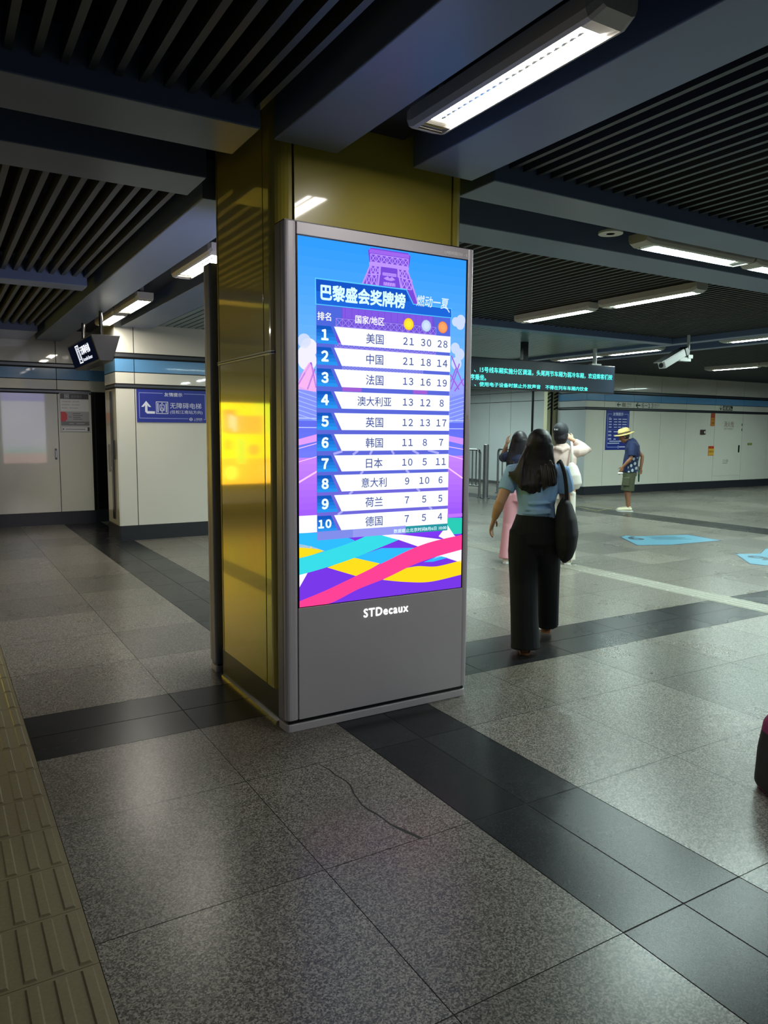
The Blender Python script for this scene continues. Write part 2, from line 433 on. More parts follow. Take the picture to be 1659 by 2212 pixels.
beam(2.66, 22.4, 4.07, 4.46, 'farther of two long ceiling beams right of the column')
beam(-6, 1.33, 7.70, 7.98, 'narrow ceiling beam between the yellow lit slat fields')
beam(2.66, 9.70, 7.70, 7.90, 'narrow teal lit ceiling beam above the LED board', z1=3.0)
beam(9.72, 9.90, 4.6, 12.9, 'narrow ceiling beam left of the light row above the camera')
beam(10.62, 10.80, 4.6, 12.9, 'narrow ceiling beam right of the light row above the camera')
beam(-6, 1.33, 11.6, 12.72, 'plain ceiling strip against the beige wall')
chn = MB()
for x0, x1, y0, y1 in ((1.76, 2.18, -3.9, 3.47), (1.78, 2.20, 4.44, 12.7), (-6, 1.40, 3.68, 4.08), (2.66, 22.4, 3.63, 4.07), (9.9, 10.62, 4.6, 12.9)):
    chn.box(x0-.01, x1+.01, y0, y1, 3.02, 3.07, M_CHAN)
tag(struct('ceiling_channel', chn), 'dark recessed light channels between the ceiling beams', 'ceiling', kind='structure')
M_SLAT_LIT = mat('slat_lit_teal', S(120, 140, 142), 0.3)  # lit copy of the slats: teal light on the ceiling put into the colour
def slats(x0, x1, y0, y1, label, pitch=0.1, th=0.028, z0=2.93, h=0.085, m=None):
    m = m or M_SLAT
    mb = MB(); x = x0
    while x < x1:
        mb.box(x, x+th, y0, y1, z0, z0+h, m); x += pitch
    k = y0+.5
    while k < y1:
        mb.box(x0, x1, k, k+.03, z0+h, z0+h+.03, M_PLEN); k += 1.2
    tag(struct('ceiling_slats', mb), label, 'slatted ceiling', kind='structure')
slats(-5.9, 1.36, -3.8, 3.31, 'dark slatted ceiling at the upper left nearest the viewer', th=.03)
slats(-5.9, 1.36, 4.44, 7.70, 'yellow lit slatted ceiling left of the column', th=.034)
slats(-5.9, 1.36, 7.98, 11.6, 'small slatted ceiling field near the beige wall', th=.034)
slats(2.66, 22.3, -3.8, 3.30, 'slatted ceiling right of the near ceiling light')
slats(2.70, 9.70, 4.46, 7.70, 'slatted ceiling behind the column around the two hanging light rows')
slats(2.70, 9.70, 7.90, 12.95, 'slatted ceiling above the LED board', z0=2.9, th=.078, m=M_SLAT_LIT)
slats(10.82, 22.3, 4.46, 12.95, 'slatted ceiling over the far right of the hall')
slats(2.4, 14.0, 13.1, 21.2, 'slatted ceiling over the far passage')

# ================================================================== COLUMN
X0, X1, Y0, Y1, RC = 1.465, 2.605, 3.475, 4.42, 0.088
def rrect(x0, x1, y0, y1, r, n=6):
    pts = []
    for cx, cy, a0 in ((x1-r, y0+r, -90), (x1-r, y1-r, 0), (x0+r, y1-r, 90), (x0+r, y0+r, 180)):
        for k in range(n+1):
            a = math.radians(a0+90*k/n); pts.append((cx+r*math.cos(a), cy+r*math.sin(a)))
    return pts
col = bpy.data.objects.new('column', None); C.objects.link(col); col.location = (2.035, 3.945, 0)
tag(col, 'square yellow enamelled column with rounded corners carrying the lit display', 'column', kind='structure')
core = MB(); core.prism(rrect(X0+.012, X1-.012, Y0+.012, Y1-.012, RC-.01), 'z', 0.165, 3.3, M_JOINT); obj('core', core, col)
def side_panels(z0, z1, name):
    """flat panels and rounded corner panels of one storey of the column; joints are gaps to the black core"""
    gp = .004
    fx = (X0+RC+.02, 2.509); 
    def flat(a, b, axis, c, out):
        mb = MB()
        if axis == 'y': mb.box(a+gp, b-gp, min(c, c+out), max(c, c+out), z0, z1, M_YEL)
        else: mb.box(min(c, c+out), max(c, c+out), a+gp, b-gp, z0, z1, M_YEL)
        obj(name, mb, col, bevel=.002)
    flat(1.557+.004, 2.509, 'y', Y0, .012); flat(1.557, 2.509, 'y', Y1, -.012)
    flat(Y0+.16, Y1-.10, 'x', X0, .012); flat(Y0+.16, Y1-.10, 'x', X1, -.012)
    def corner(sx, sy, ext):
        cx, cy = (X0+RC if sx < 0 else X1-RC), (Y0+RC if sy < 0 else Y1-RC)
        path = [((X0 if sx < 0 else X1), cy-sy*ext)] if ext else []
        nrm = [(sx, 0)] if ext else []
        for k in range(9):
            a = math.radians(90*k/8); dx, dy = sx*math.cos(a), sy*math.sin(a)
            path.append((cx+RC*dx, cy+RC*dy)); nrm.append((dx, dy))
        inner = [(p[0]-n[0]*.012, p[1]-n[1]*.012) for p, n in zip(path, nrm)]
        mb = MB(); mb.rings([[(p[0], p[1], z) for p in path+inner[::-1]] for z in (z0, z1)], M_YEL)
        obj('corner_panel', mb, col)
    corner(1, -1, .066); corner(1, 1, .006); corner(-1, 1, .006); corner(-1, -1, .066)
side_panels(0.17, 1.885, 'lower_panel')
side_panels(1.905, 3.2, 'upper_panel')
bnd = MB(); bnd.prism(rrect(X0-.004, X1+.004, Y0-.004, Y1+.004, RC), 'z', 1.885, 1.905, M_STEEL)
bnd.prism(rrect(X0-.007, X1+.007, Y0-.007, Y1+.007, RC), 'z', 1.892, 1.898, M_DSTEEL)
obj('steel_band', bnd, col)
pln = MB(); pln.prism(rrect(X0+.012, X1-.012, Y0+.012, Y1-.012, .02), 'z', 0.0, 0.17, M_SKIRT); obj('plinth', pln, col)
gl = MB(); gl.box(X0-.004, X0+.012, Y0+.03, Y1-.05, 0.0, 0.007, mat('polished_edge', S(235, 235, 235), .12, 1.0)); obj('polished_edge_strip', gl, col)

# ================================================================== CEILING LIGHTS
def lampmat(name, rgb, st):
    m = bpy.data.materials.new(name); m.use_nodes = True
    nt = m.node_tree; nt.nodes.remove(nt.nodes['Principled BSDF'])
    e = nt.nodes.new('ShaderNodeEmission'); e.inputs['Color'].default_value = (*rgb, 1); e.inputs['Strength'].default_value = st
    nt.links.new(e.outputs[0], nt.nodes['Material Output'].inputs['Surface'])
    return m
L_NEAR = lampmat('tube_light_warm', (1.0, 0.96, 0.90), LAMP_NEAR)
L_MID = lampmat('tube_light_mid', (1.0, 0.94, 0.82), LAMP_MID)
L_FAR = lampmat('tube_light_cool', (0.78, 1.0, 0.94), LAMP_FAR)
def make_light(lamp, L=1.14, nm='ceiling_light'):
    """local: length along y centred on 0, underside at z=0"""
    t = bpy.data.objects.new(nm, None); C.objects.link(t); t.empty_display_size = .1
    h = MB(); o_, i_, hh = .098, .068, .085
    # body with canted sides, open underneath
    out = [(-o_, hh), (-o_, .03), (-o_+.012, .006), (-i_, 0), (-i_, .03), (i_, .03), (i_, 0), (o_-.012, .006), (o_, .03), (o_, hh)]
    y0, y1 = -L/2, L/2
    ring = lambda y: [(p[0], y, p[1]) for p in out]
    h.rings([ring(y0+.055), ring(y1-.055)], M_LAMPB, cap=True)
    for s_ in (-1, 1):     # rounded end caps
        a, b = (y0, y0+.055) if s_ < 0 else (y1-.055, y1)
        sol = [(-o_, hh), (-o_, .03), (-o_+.012, .006), (-i_, 0), (i_, 0), (o_-.012, .006), (o_, .03), (o_, hh)]
        tip = [(p[0]*.86, p[1]+(.02 if p[1] < .05 else 0)) for p in sol]
        r1 = [(p[0], a if s_ < 0 else b, p[1]) for p in tip]; r2_ = [(p[0], b if s_ < 0 else a, p[1]) for p in sol]
        h.rings([r1, r2_], M_LAMPB)
    obj('housing', h, t, local=True)
    d = MB(); d.poly([(-i_+.022, y0+.12, .024), (-i_+.022, y1-.12, .024), (i_-.022, y1-.12, .024), (i_-.022, y0+.12, .024)], lamp)
    d.poly([(-i_+.002, y0+.12, .006), (-i_+.002, y1-.12, .006), (-i_+.022, y1-.12, .024), (-i_+.022, y0+.12, .024)], lamp)
    d.poly([(i_-.022, y0+.12, .024), (i_-.022, y1-.12, .024), (i_-.002, y1-.12, .006), (i_-.002, y0+.12, .006)], lamp)
    obj('lit_tube', d, t, local=True)
    for a, b in ((y0+.056, y0+.12), (y1-.12, y1-.056)):
        r = MB(); r.poly([(-i_, a, .004), (-i_, b, .012), (i_, b, .012), (i_, a, .004)], M_MIRR)
        obj('end_reflector', r, t, local=True)
    r = MB(); n = 88; pth = [(0, y0+.15+(L-.30)*k/n, .0225) for k in range(n+1)]
    r.tube(pth, [(.0035, .0035+.0075*(math.sin(PI*k/4) ** 2)) for k in range(n+1)], M_MIRR, 8)
    obj('reflector', r, t, local=True)
    return t
protoN = make_light(L_NEAR); protoF = make_light(L_FAR); protoM = make_light(L_MID)
used = {}
def place_light(proto, x, y, label, rotz=0.0, z=ZS, group=None, L=None):
    o = proto if proto.name not in used else copy_tree(proto)
    used[proto.name] = 1
    o.location = (x, y, z); o.rotation_euler = (0, 0, rotz)
    if L: o.scale = (1, L/1.14, 1)
    if not any(c.name.startswith('mounting') for c in o.children):
        for s_ in (-1, 1):
            hang = MB(); hang.box(-.02, .02, s_*.4-.02, s_*.4+.02, .085, .22, M_LAMPB)
            obj('mounting', hang, o, local=True)
    tag(o, label, 'ceiling light', group)
    return o
lg = 'ceiling lights'
place_light(protoN, 1.985, 2.415, 'large bright ceiling light directly above and in front of the lit display', group=lg, L=1.15)
for y in (0.6,):
    place_light(protoN, 1.985, y, 'unseen ceiling light added in the channel above the viewer', group='added ceiling lights above the viewer')  # out of view, added for its light on the near hall
place_light(protoN, 1.985, 5.05, 'ceiling light just behind the column, half hidden by it', group=lg)
place_light(protoM, 1.985, 6.32, 'ceiling light left of the column above the far beam', group=lg)
place_light(protoM, 1.985, 8.75, 'nearer of two ceiling lights above the hanging lift display', group=lg)
place_light(protoM, 1.985, 9.98, 'farther of two ceiling lights above the hanging lift display', group=lg)
for y in (5.2, 8.9, 10.2):
    place_light(protoM if y > 6 else protoN, -2.2, y, 'unseen ceiling light added to the left of the viewer', group='added ceiling lights to the left', z=2.84)  # unseen lamps, added to brighten the beige wall and the column side
place_light(protoF, 5.06, 3.85, 'ceiling light between the beams beside the round ceiling dome', PI/2, group=lg, L=1.27)
place_light(protoF, 6.36, 3.85, 'ceiling light at the right picture edge following the one by the ceiling dome', PI/2, group=lg, L=1.27)
for k, x in enumerate((8.5, 10.26, 12.6, 14.5, 16.4)):
    place_light(protoF, x, 3.85, 'ceiling light further along the beam channel out to the right', PI/2, group='ceiling lights far along the beam channel')
for y in (-1.0, 0.6):
    place_light(protoF, 6.36, y, 'unseen made-up ceiling light to the right of the viewer', group='added ceiling lights right of the viewer', z=2.84)  # invented lamps out of view, added to light the right of the hall
place_light(protoF, 6.30, 5.30, 'nearer light of the row hanging under the slats behind the display', group=lg, z=2.835, L=1.22)
place_light(protoF, 6.26, 6.62, 'farther light of the row hanging under the slats behind the display', group=lg, z=2.835, L=1.22)
place_light(protoF, 10.26, 8.95, 'nearer light of the row above the right end of the LED board', group=lg, L=1.25)
place_light(protoF, 10.26, 10.22, 'farther light of the row above the right end of the LED board', group=lg, L=1.25)
place_light(protoF, 10.26, 5.35, 'first light above and right of the surveillance camera', group=lg, L=1.25)
place_light(protoF, 10.26, 6.62, 'second light above and right of the surveillance camera', group=lg, L=1.25)
place_light(protoF, 14.5, 9.95, 'light over the long wall at the right edge, farther one', group=lg, L=1.25)
place_light(protoF, 14.5, 8.68, 'light over the long wall at the right edge, nearer one', group=lg, L=1.25)
for x, y in ((14.5, 6.0), (18.6, 6.0), (18.6, 9.9), (18.6, 8.2), (6.3, 9.6), (6.3, 11.0), (11.8, 15.2), (11.8, 17.2), (8.5, 15.2), (8.5, 17.6)):
    place_light(protoF, x, y, 'ceiling light in the far hall beyond the display', group='ceiling lights of the far hall', z=2.84)
ds = MB()
ds.prism([(4.17+.085*math.cos(2*PI*i/24), 3.87+.085*math.sin(2*PI*i/24)) for i in range(24)], 'z', 2.90, 2.915, M_WHITE)
dome = thing('ceiling_dome', 'round flat white dome on the dark channel beside a ceiling light', 'dome', (4.17, 3.87, 2.9))
obj('plate', ds, dome)
d2 = MB(); d2.tube([(4.17, 3.87, 2.9), (4.17, 3.87, 3.03)], .03, M_WHITE, 12); obj('stem', d2, dome)

# ================================================================== LIT DISPLAY KIOSKS
def fade_poly(sh, u0, v0, u1, v1, c0, c1, n, st=1.2):
    for k in range(n):
        a, b = v0+(v1-v0)*k/n, v0+(v1-v0)*(k+1)/n
        t = (k+.5)/n
        sh.rect(u0, a, u1, b, em(tuple(int(c0[i]*(1-t)+c1[i]*t) for i in range(3)), st))
def lattice(sh, u0, v0, u1, v1, n, wd, m, v0b=None):
    for k in range(n):
        a, b = u0+(u1-u0)*k/n, u0+(u1-u0)*(k+1)/n
        sh.line((a, v0), (b, v1), wd, m); sh.line((a, v1), (b, v0), wd, m); sh.line((a, v0), (a, v1), wd, m)
    sh.line((u0, v0), (u1, v0), wd, m); sh.line((u0, v1), (u1, v1), wd, m); sh.line((u1, v0), (u1, v1), wd, m)
def medal_screen(sh):
    W, H = .995, 1.787
    E = lambda *c: em(c, 1.2)
    fade_poly(sh, 0, 1.15, W, H, (120, 178, 255), (44, 146, 252), 14)
    fade_poly(sh, 0, .92, W, 1.15, (120, 140, 240), (150, 160, 250), 6)
    fade_poly(sh, 0, .74, W, .92, (110, 120, 240), (92, 104, 226), 6)
    fade_poly(sh, 0, .42, W, .74, (148, 84, 246), (190, 128, 244), 10)
    fade_poly(sh, 0, 0, W, .42, (112, 52, 238), (120, 52, 226), 3)
    sh.up()
    cl = E(190, 205, 252); cl2 = E(226, 224, 252); pk = E(232, 170, 226)
    for (u, v, r) in ((.03, 1.30, .035), (.06, 1.27, .045), (.02, 1.24, .04), (.05, 1.21, .05), (.93, 1.46, .025), (.96, 1.45, .03), (.985, 1.47, .03)):
        sh.disc(min(max(u, r), W-r), v, r, cl if r < .04 else cl2)
    for (u, v, r) in ((.93, 1.32, .03), (.96, 1.29, .032), (.94, 1.24, .034)): sh.disc(u, v, r, cl)
    sh.up()
    # pink stadium struts and stands
    sh.poly([(0, 1.10), (.03, 1.16), (.06, 1.20), (.08, 1.18), (.097, 1.13), (.097, 1.06), (0, 1.07)], pk)
    for a, b in (((.0, 1.09), (.07, 1.20)), ((.05, 1.07), (.09, 1.17)), ((.07, 1.2), (.097, 1.08)), ((.905, 1.28), (.99, 1.12)), ((.905, 1.1), (.96, 1.24)), ((.93, 1.09), (.99, 1.16)), ((.9, 1.18), (.96, 1.10)), ((.905, 1.14), (.94, 1.22))):
        sh.line(a, b, .008, E(150, 96, 214))
    sh.poly([(0, 1.085), (.1, 1.05), (.1, .93), (0, .93)], E(126, 140, 236)); sh.poly([(.893, 1.05), (W, 1.08), (W, .93), (.893, .93)], E(122, 136, 240))
    sh.up()
    for k in range(6):
        v = 1.06-.022*k
        sh.line((0, v), (.1, v-.028), .004, E(160, 180, 250)); sh.line((.893, v-.028), (W, v), .004, E(160, 180, 250))
    for v in (.93, .885): sh.rect(0, v, W, v+.004, E(190, 200, 255))
    for a, b, wd_ in (((0, .785), (.1, .81), .004), ((0, .72), (.1, .745), .004), ((0, .62), (.1, .672), .009), ((.893, .79), (W, .775), .004), ((.893, .745), (W, .72), .004), ((.893, .675), (W, .615), .008)):
        sh.line(a, b, wd_, E(240, 190, 255))
    sh.poly([(0, .83), (.1, .855), (.1, .82), (0, .80)], E(214, 150, 238)); sh.poly([(.893, .85), (W, .835), (W, .80), (.893, .82)], E(196, 140, 240))
    sh.up()
    # lattice tower
    P1, P2, P3 = E(112, 70, 206), E(150, 96, 224), E(178, 140, 242)
    sh.poly([(.346, 1.595), (.404, 1.70), (.392, 1.71), (.384, 1.765), (.40, 1.78), (.62, 1.78), (.636, 1.765), (.626, 1.71), (.612, 1.70), (.665, 1.595), (.70, 1.50), (.30, 1.50)], P1)
    sh.up()
    sh.rect(.392, 1.755, .628, 1.774, P2); sh.rect(.39, 1.695, .626, 1.71, P3)
    lattice(sh, .398, 1.712, .622, 1.75, 7, .004, P3)
    lattice(sh, .40, 1.655, .455, 1.695, 2, .005, P3); lattice(sh, .56, 1.655, .615, 1.695, 2, .005, P3)
    lattice(sh, .375, 1.60, .435, 1.65, 2, .005, P3); lattice(sh, .585, 1.60, .645, 1.65, 2, .005, P3)
    for a, b in (((.40, 1.70), (.345, 1.58)), ((.455, 1.695), (.44, 1.58)), ((.56, 1.695), (.585, 1.58)), ((.615, 1.70), (.70, 1.50)), ((.60, 1.6), (.66, 1.5)), ((.585, 1.58), (.64, 1.5))):
        sh.line(a, b, .009, P3)
    lattice(sh, .47, 1.655, .55, 1.667, 6, .003, P3)
    sh.poly([(.475, 1.64), (.50, 1.652), (.51, 1.642), (.525, 1.652), (.545, 1.638), (.52, 1.63), (.49, 1.633)], P3); sh.rect(.475, 1.605, .545, 1.622, P3)
    for k in range(5): sh.line((.48+.014*k, 1.604), (.486+.014*k, 1.624), .003, P1)
    sh.up()
    # table overlay
    sh.rect(.098, .37, .893, 1.48, E(84, 98, 204))
    sh.rect(.098, .62, .893, .88, E(96, 96, 200)); sh.rect(.098, .37, .893, .62, E(112, 98, 206)); sh.rect(.098, 1.30, .893, 1.48, E(46, 96, 214))
    sh.up()
    sh.poly([(.235, 1.478), (.78, 1.478), (.79, 1.44), (.80, 1.38), (.82, 1.30), (.19, 1.30), (.235, 1.42)], E(104, 76, 200))
    sh.up(); sh.rect(.24, 1.425, .775, 1.474, E(122, 84, 214)); sh.up()
    for k in range(14): sh.line((.255+.038*k, 1.425), (.255+.038*k, 1.474), .003, P1)
    lattice(sh, .205, 1.382, .80, 1.42, 17, .003, E(152, 128, 226)); lattice(sh, .2, 1.28, .80, 1.30, 20, .003, E(152, 128, 226))
    lattice(sh, .24, 1.174, .72, 1.192, 24, .003, E(140, 140, 226))
    for k, vv in enumerate((.752, .765)): pass
    for a, b in (((.19, .757), (.24, .77)), ((.30, .752), (.33, .772)), ((.40, .752), (.412, .772)), ((.53, .772), (.545, .752)), ((.66, .772), (.70, .752)), ((.76, .772), (.83, .755)), ((.345, .652), (.36, .668)), ((.62, .668), (.64, .652)), ((.28, .552), (.30, .568)), ((.69, .568), (.71, .552)), ((.215, .452), (.24, .467)), ((.77, .467), (.79, .452))):
        sh.line(a, b, .012, E(160, 160, 236))
    sh.rect(.24, 1.068, .35, 1.088, E(150, 90, 200)); sh.rect(.66, 1.068, .75, 1.088, E(150, 90, 200))
    sh.up()
    # title plate
    tp = [(.098, 1.48), (.899, 1.48), (.896, 1.524), (.653, 1.526), (.61, 1.594), (.096, 1.596)]
    sh.poly([(.092, 1.476), (.904, 1.476), (.901, 1.528), (.656, 1.530), (.612, 1.60), (.091, 1.602)], E(84, 190, 252)); sh.up()
    sh.poly(tp, E(28, 96, 206)); sh.up()
    sh.poly([(.098, 1.54), (.63, 1.54), (.61, 1.594), (.096, 1.596)], E(20, 78, 186)); sh.up()
    sh.text('巴黎盛会奖牌榜', .12, 1.499, .606, 1.577, E(206, 250, 255), .035)
    sh.text('燃动一夏', .672, 1.52, .875, 1.578, E(206, 226, 255), .012, skew=.12)
    sh.line((.86, 1.535), (.885, 1.505), .006, E(206, 226, 255))
    wt = E(246, 250, 255)
    sh.text('排名', .103, 1.404, .177, 1.444, wt, .012); sh.text('国家/地区', .312, 1.404, .480, 1.445, wt, .012)
    for u, a, b in ((.627, (238, 176, 20), (252, 222, 60)), (.737, (150, 176, 220), (196, 214, 240)), (.843, (224, 122, 60), (246, 158, 100))):
        sh.disc(u, 1.424, .031, E(*a)); sh.h += .0002; sh.disc(u, 1.424, .026, E(*b)); sh.h += .0002; sh.ring(u, 1.424, .019, .021, E(*a)); sh.h -= .0004
    rows = [('1','美国',21,30,28,1.379,1.294),('2','中国',21,18,14,1.277,1.192),('3','法国',13,16,19,1.174,1.088),('4','澳大利亚',13,12,8,1.065,.982),('5','英国',12,13,17,.960,.876),
            ('6','韩国',11,8,7,.855,.772),('7','日本',10,5,11,.750,.669),('8','意大利',9,10,6,.652,.568),('9','荷兰',7,5,5,.551,.467),('10','德国',7,5,4,.450,.368)]
    navy = E(64, 76, 142)
    for n, c, a, b, d, v1, v0 in rows:
        um = lambda v: .175+.041*(v1-v)/(v1-v0)
        for k in range(5):
            va, vb = v0+(v1-v0)*k/5, v0+(v1-v0)*(k+1)/5; t = k/4
            sh.poly([(.099, va), (um(va), va), (um(vb), vb), (.099, vb)], em((int(44-22*t), int(152-62*t), int(246-48*t)), 1.0))
        sh.poly([(.236, v0), (.895, v0), (.895, v1), (.193, v1)], E(238, 246, 253))
        sh.up()
        hh = .050; vc = (v0+v1)/2
        sh.text(n, .118 if len(n) == 1 else .104, vc-.027, .168 if len(n) == 1 else .178, vc+.027, E(226, 252, 255), .05, keep=True, wide=True)
        sh.text(c, .35 if len(c) < 4 else .325, vc-.027, .50 if len(c) < 4 else .525, vc+.024, navy, .008, keep=True)
        for u, q in ((.627, a), (.737, b), (.843, d)):
            sh.text(str(q), u-.04, vc-.019, u+.04, vc+.019, navy, .016, keep=True, wide=True)
        sh.up(-1)
    # ribbons at the foot (under the overlay's lower strip)
    sh.up()
    teal, tl2, yel, wh, cy, pu, red = E(52, 206, 216), E(40, 190, 170), E(244, 208, 28), E(238, 232, 246), E(44, 176, 252), E(112, 52, 216), E(252, 62, 140)
    sh.rect(0, .37, .098, .456, E(240, 236, 250)); sh.rect(.893, .40, W, .42, E(180, 110, 240))
    sh.poly([(0, 0), (W, 0), (W, .30), (.6, .31), (.3, .33), (.098, .328), (.098, .37), (0, .37)], pu)
    sh.poly([(.893, .305), (W, .305), (W, .394), (.893, .399)], tl2)
    sh.up()
    sh.band(smooth_curve([(0, .30), (.098, .285), (.18, .262), (.30, .30)]), smooth_curve([(0, .371), (.098, .368), (.19, .36), (.31, .315)]), cy)
    sh.poly([(0, .318), (.07, .30), (.14, .273), (.06, .256), (0, .247)], yel)
    sh.poly([(.43, .340), (.60, .325), (.85, .283), (.88, .28), (.705, .252), (.579, .298)], wh)
    sh.poly([(.835, .30), (.893, .36), (.94, .30), (.96, .285), (.9, .27)], wh)
    sh.poly([(.305, .225), (.473, .262), (.69, .247), (.466, .179)], cy)
    sh.poly([(.154, .187), (.305, .225), (.463, .181), (.327, .125)], yel)
    sh.poly([(0, .10), (.045, .169), (.0, .165)], wh)
    sh.band(smooth_curve([(.48, .092), (.628, .066), (.788, .052), (W, .072)]), smooth_curve([(.60, .14), (.70, .146), (.828, .134), (W, .154)]), yel)
    sh.poly([(.80, .175), (.835, .195), (W, .14), (W, .215)], wh); sh.poly([(.74, .165), (.835, .192), (.90, .176), (.80, .162)], cy)
    sh.up()
    sh.band(smooth_curve([(0, .163), (.143, .187), (.319, .226), (.575, .298)]), smooth_curve([(0, .246), (.143, .272), (.29, .305), (.42, .346)]), teal)
    sh.up()
    sh.band(smooth_curve([(0, 0), (.16, 0), (.334, .058), (.50, .10), (.659, .152), (.80, .185), (W, .215)]), smooth_curve([(0, .031), (.15, .072), (.327, .131), (.50, .19), (.658, .243), (.80, .275), (W, .298)]), red)
    sh.up()
    sh.poly([(.098, .328), (.30, .33), (.30, .372), (.098, .372)], E(120, 132, 218)); sh.rect(.30, .330, .62, .372, E(140, 146, 226)); sh.rect(.62, .330, .893, .368, E(36, 140, 150))
    sh.up(); sh.text('数据截止北京时间8月6日 10:00', .545, .336, .886, .357, E(220, 250, 255), .008)
def plain_screen(sh):
    """the back display, seen only as a reflection: pale notice page with a soft coloured foot"""
    W, H = .995, 1.787
    fade_poly(sh, 0, 1.55, W, H, (150, 150, 240), (170, 170, 250), 2, 5.0); fade_poly(sh, 0, .45, W, 1.55, (214, 216, 236), (226, 226, 244), 2, 5.0)
    fade_poly(sh, 0, .25, W, .45, (150, 210, 190), (214, 216, 236), 2, 5.0); fade_poly(sh, 0, 0, W, .25, (220, 170, 160), (226, 190, 180), 2, 5.0)

def kiosk(name, label, loc, rotz, screen_fn, logo=True):
    """local: front face on y=0 looking to -y, x 0..1.112, floor z=0"""
    t = thing(name, label, 'advertising display', loc, (0, 0, rotz))
    Wk, Hk, Dk = 1.112, 2.484, .125
    su, sv, sw, sh_ = .071, .637, .995, 1.787
    body = MB(); body.prism(rrect(0, Wk, .028, Dk, .02, 3), 'z', .052, Hk, M_SIDE); obj('cabinet', body, t, local=True, bevel=.003)
    fr = MB()
    r = .026
    def prof(x0, x1):  # front skin with rounded vertical edges
        return rrect(x0, x1, 0, .06, r, 4)
    # left and right stiles, head, lower panel
    fr.rings([[(p[0], p[1], z) for p in rrect(0, su-.004, 0, .055, .022, 4)] for z in (.062, Hk)], M_SILVER)
    fr.rings([[(p[0], p[1], z) for p in rrect(su+sw+.004, Wk, 0, .055, .018, 4)] for z in (.062, Hk)], M_SILVER)
    fr.box(su-.006, su+sw+.006, 0, .05, sv+sh_+.004, Hk, M_SILVER); fr.box(su-.006, su+sw+.006, 0, .05, .062, sv-.004, M_SILVER)
    obj('front_frame', fr, t, local=True, bevel=.002)
    gk = MB(); gk.box(su-.006, su+sw+.006, .004, .012, sv-.006, sv, M_BLACK); gk.box(su-.006, su+sw+.006, .004, .012, sv+sh_, sv+sh_+.006, M_BLACK)
    gk.box(su-.006, su, .004, .012, sv-.006, sv+sh_+.006, M_BLACK); gk.box(su+sw-.001, su+sw+.006, .004, .012, sv-.006, sv+sh_+.006, M_BLACK)
    obj('gasket', gk, t, local=True)
    base = MB(); base.prism(rrect(.002, Wk-.002, .004, Dk, .02, 3), 'z', 0, .040, M_SILVER); obj('base_plate', base, t, local=True, bevel=.003)
    gap = MB(); gap.box(.012, Wk-.012, .016, Dk-.01, .04, .062, M_BLACK); obj('shadow_gap', gap, t, local=True)
    cap = MB(); cap.box(.004, Wk-.004, .006, Dk-.004, Hk, Hk+.006, M_BLACK); obj('top_cap', cap, t, local=True)
    sm = MB(); sm.box(su, su+sw, .010, .03, sv, sv+sh_, M_BLACK)
    s_ = Sheet(sm, (su, .0095, sv)); screen_fn(s_)
    obj('screen', sm, t, local=True)
    if logo:
        lg_ = MB(); q = Sheet(lg_, (0, -.0012, 0)); q.text('STDecaux', .434, .541, .709, .587, em((255, 255, 255), 3.0), .018, spacing=1.16)
        obj('lit_lettering', lg_, t, local=True)
        idm = MB(); q = Sheet(idm, (0, -.0008, 0)); q.text('L9桂林路D01 - B', .916, 2.440, 1.066, 2.460, ink((255, 255, 255)), .016)
        obj('printed_code', idm, t, local=True)
        am = MB(); q = Sheet(am, (0, -.0008, 0)); q.poly([(1.083, 1.60), (1.091, 1.592), (1.087, 1.592), (1.087, 1.577), (1.079, 1.577), (1.079, 1.592), (1.075, 1.592)], ink((200, 180, 150)))
        obj('arrow_mark', am, t, local=True)
    return t
kiosk('display_kiosk', 'tall silver display kiosk in front of the column showing a lit medal table', (1.449, 3.335, 0), 0, medal_screen)
kiosk('display_kiosk', 'second silver display kiosk behind the column, only its edge visible', (2.561, 4.56, 0), PI, plain_screen, logo=False)

# ================================================================== SIGNS ON THE LIFT BLOCK AND BACK WALL
def plate(mb, x0, x1, y, z0, z1, th, m): mb.box(x0, x1, y-th, y, z0, z1, m)
def lift_icon(sh, u, v, s_, m, bg):
    sh.frame(u, v, u+s_, v+s_, s_*.05, m)
    sh.rect(u+s_*.12, v+s_*.12, u+s_*.2, v+s_*.88, m); sh.rect(u+s_*.8, v+s_*.12, u+s_*.88, v+s_*.88, m)
    sh.frame(u+s_*.3, v+s_*.26, u+s_*.7, v+s_*.76, s_*.05, m)
    c = (u+s_*.5, v+s_*.45)
    sh.ring(c[0]-s_*.01, c[1]-s_*.05, s_*.08, s_*.115, m, 14); sh.line((c[0]-s_*.03, c[1]+s_*.14), (c[0]-s_*.02, c[1]), s_*.05, m)
    sh.line((c[0]-s_*.02, c[1]+s_*.01), (c[0]+s_*.08, c[1]+s_*.01), s_*.04, m); sh.line((c[0]+s_*.08, c[1]+s_*.01), (c[0]+s_*.12, c[1]-s_*.12), s_*.04, m); sh.disc(c[0]-s_*.03, c[1]+s_*.19, s_*.035, m, 12)
    sh.poly([(u+s_*.42, v+s_*.82), (u+s_*.58, v+s_*.82), (u+s_*.5, v+s_*.93)], m); sh.poly([(u+s_*.42, v+s_*.2), (u+s_*.5, v+s_*.08), (u+s_*.58, v+s_*.2)], m)
sg = MB(); plate(sg, 2.383, 3.362, 10.47, 1.607, 2.048, .012, ink((38, 52, 150)))
ls = tag(obj('lift_sign', sg), 'blue sign with arrow pointing to the lift on the panelled block', 'sign')
q = MB(); sh = Sheet(q, (2.383, 10.4575, 1.607)); I = ink((222, 226, 240)); I2 = ink((150, 160, 220))
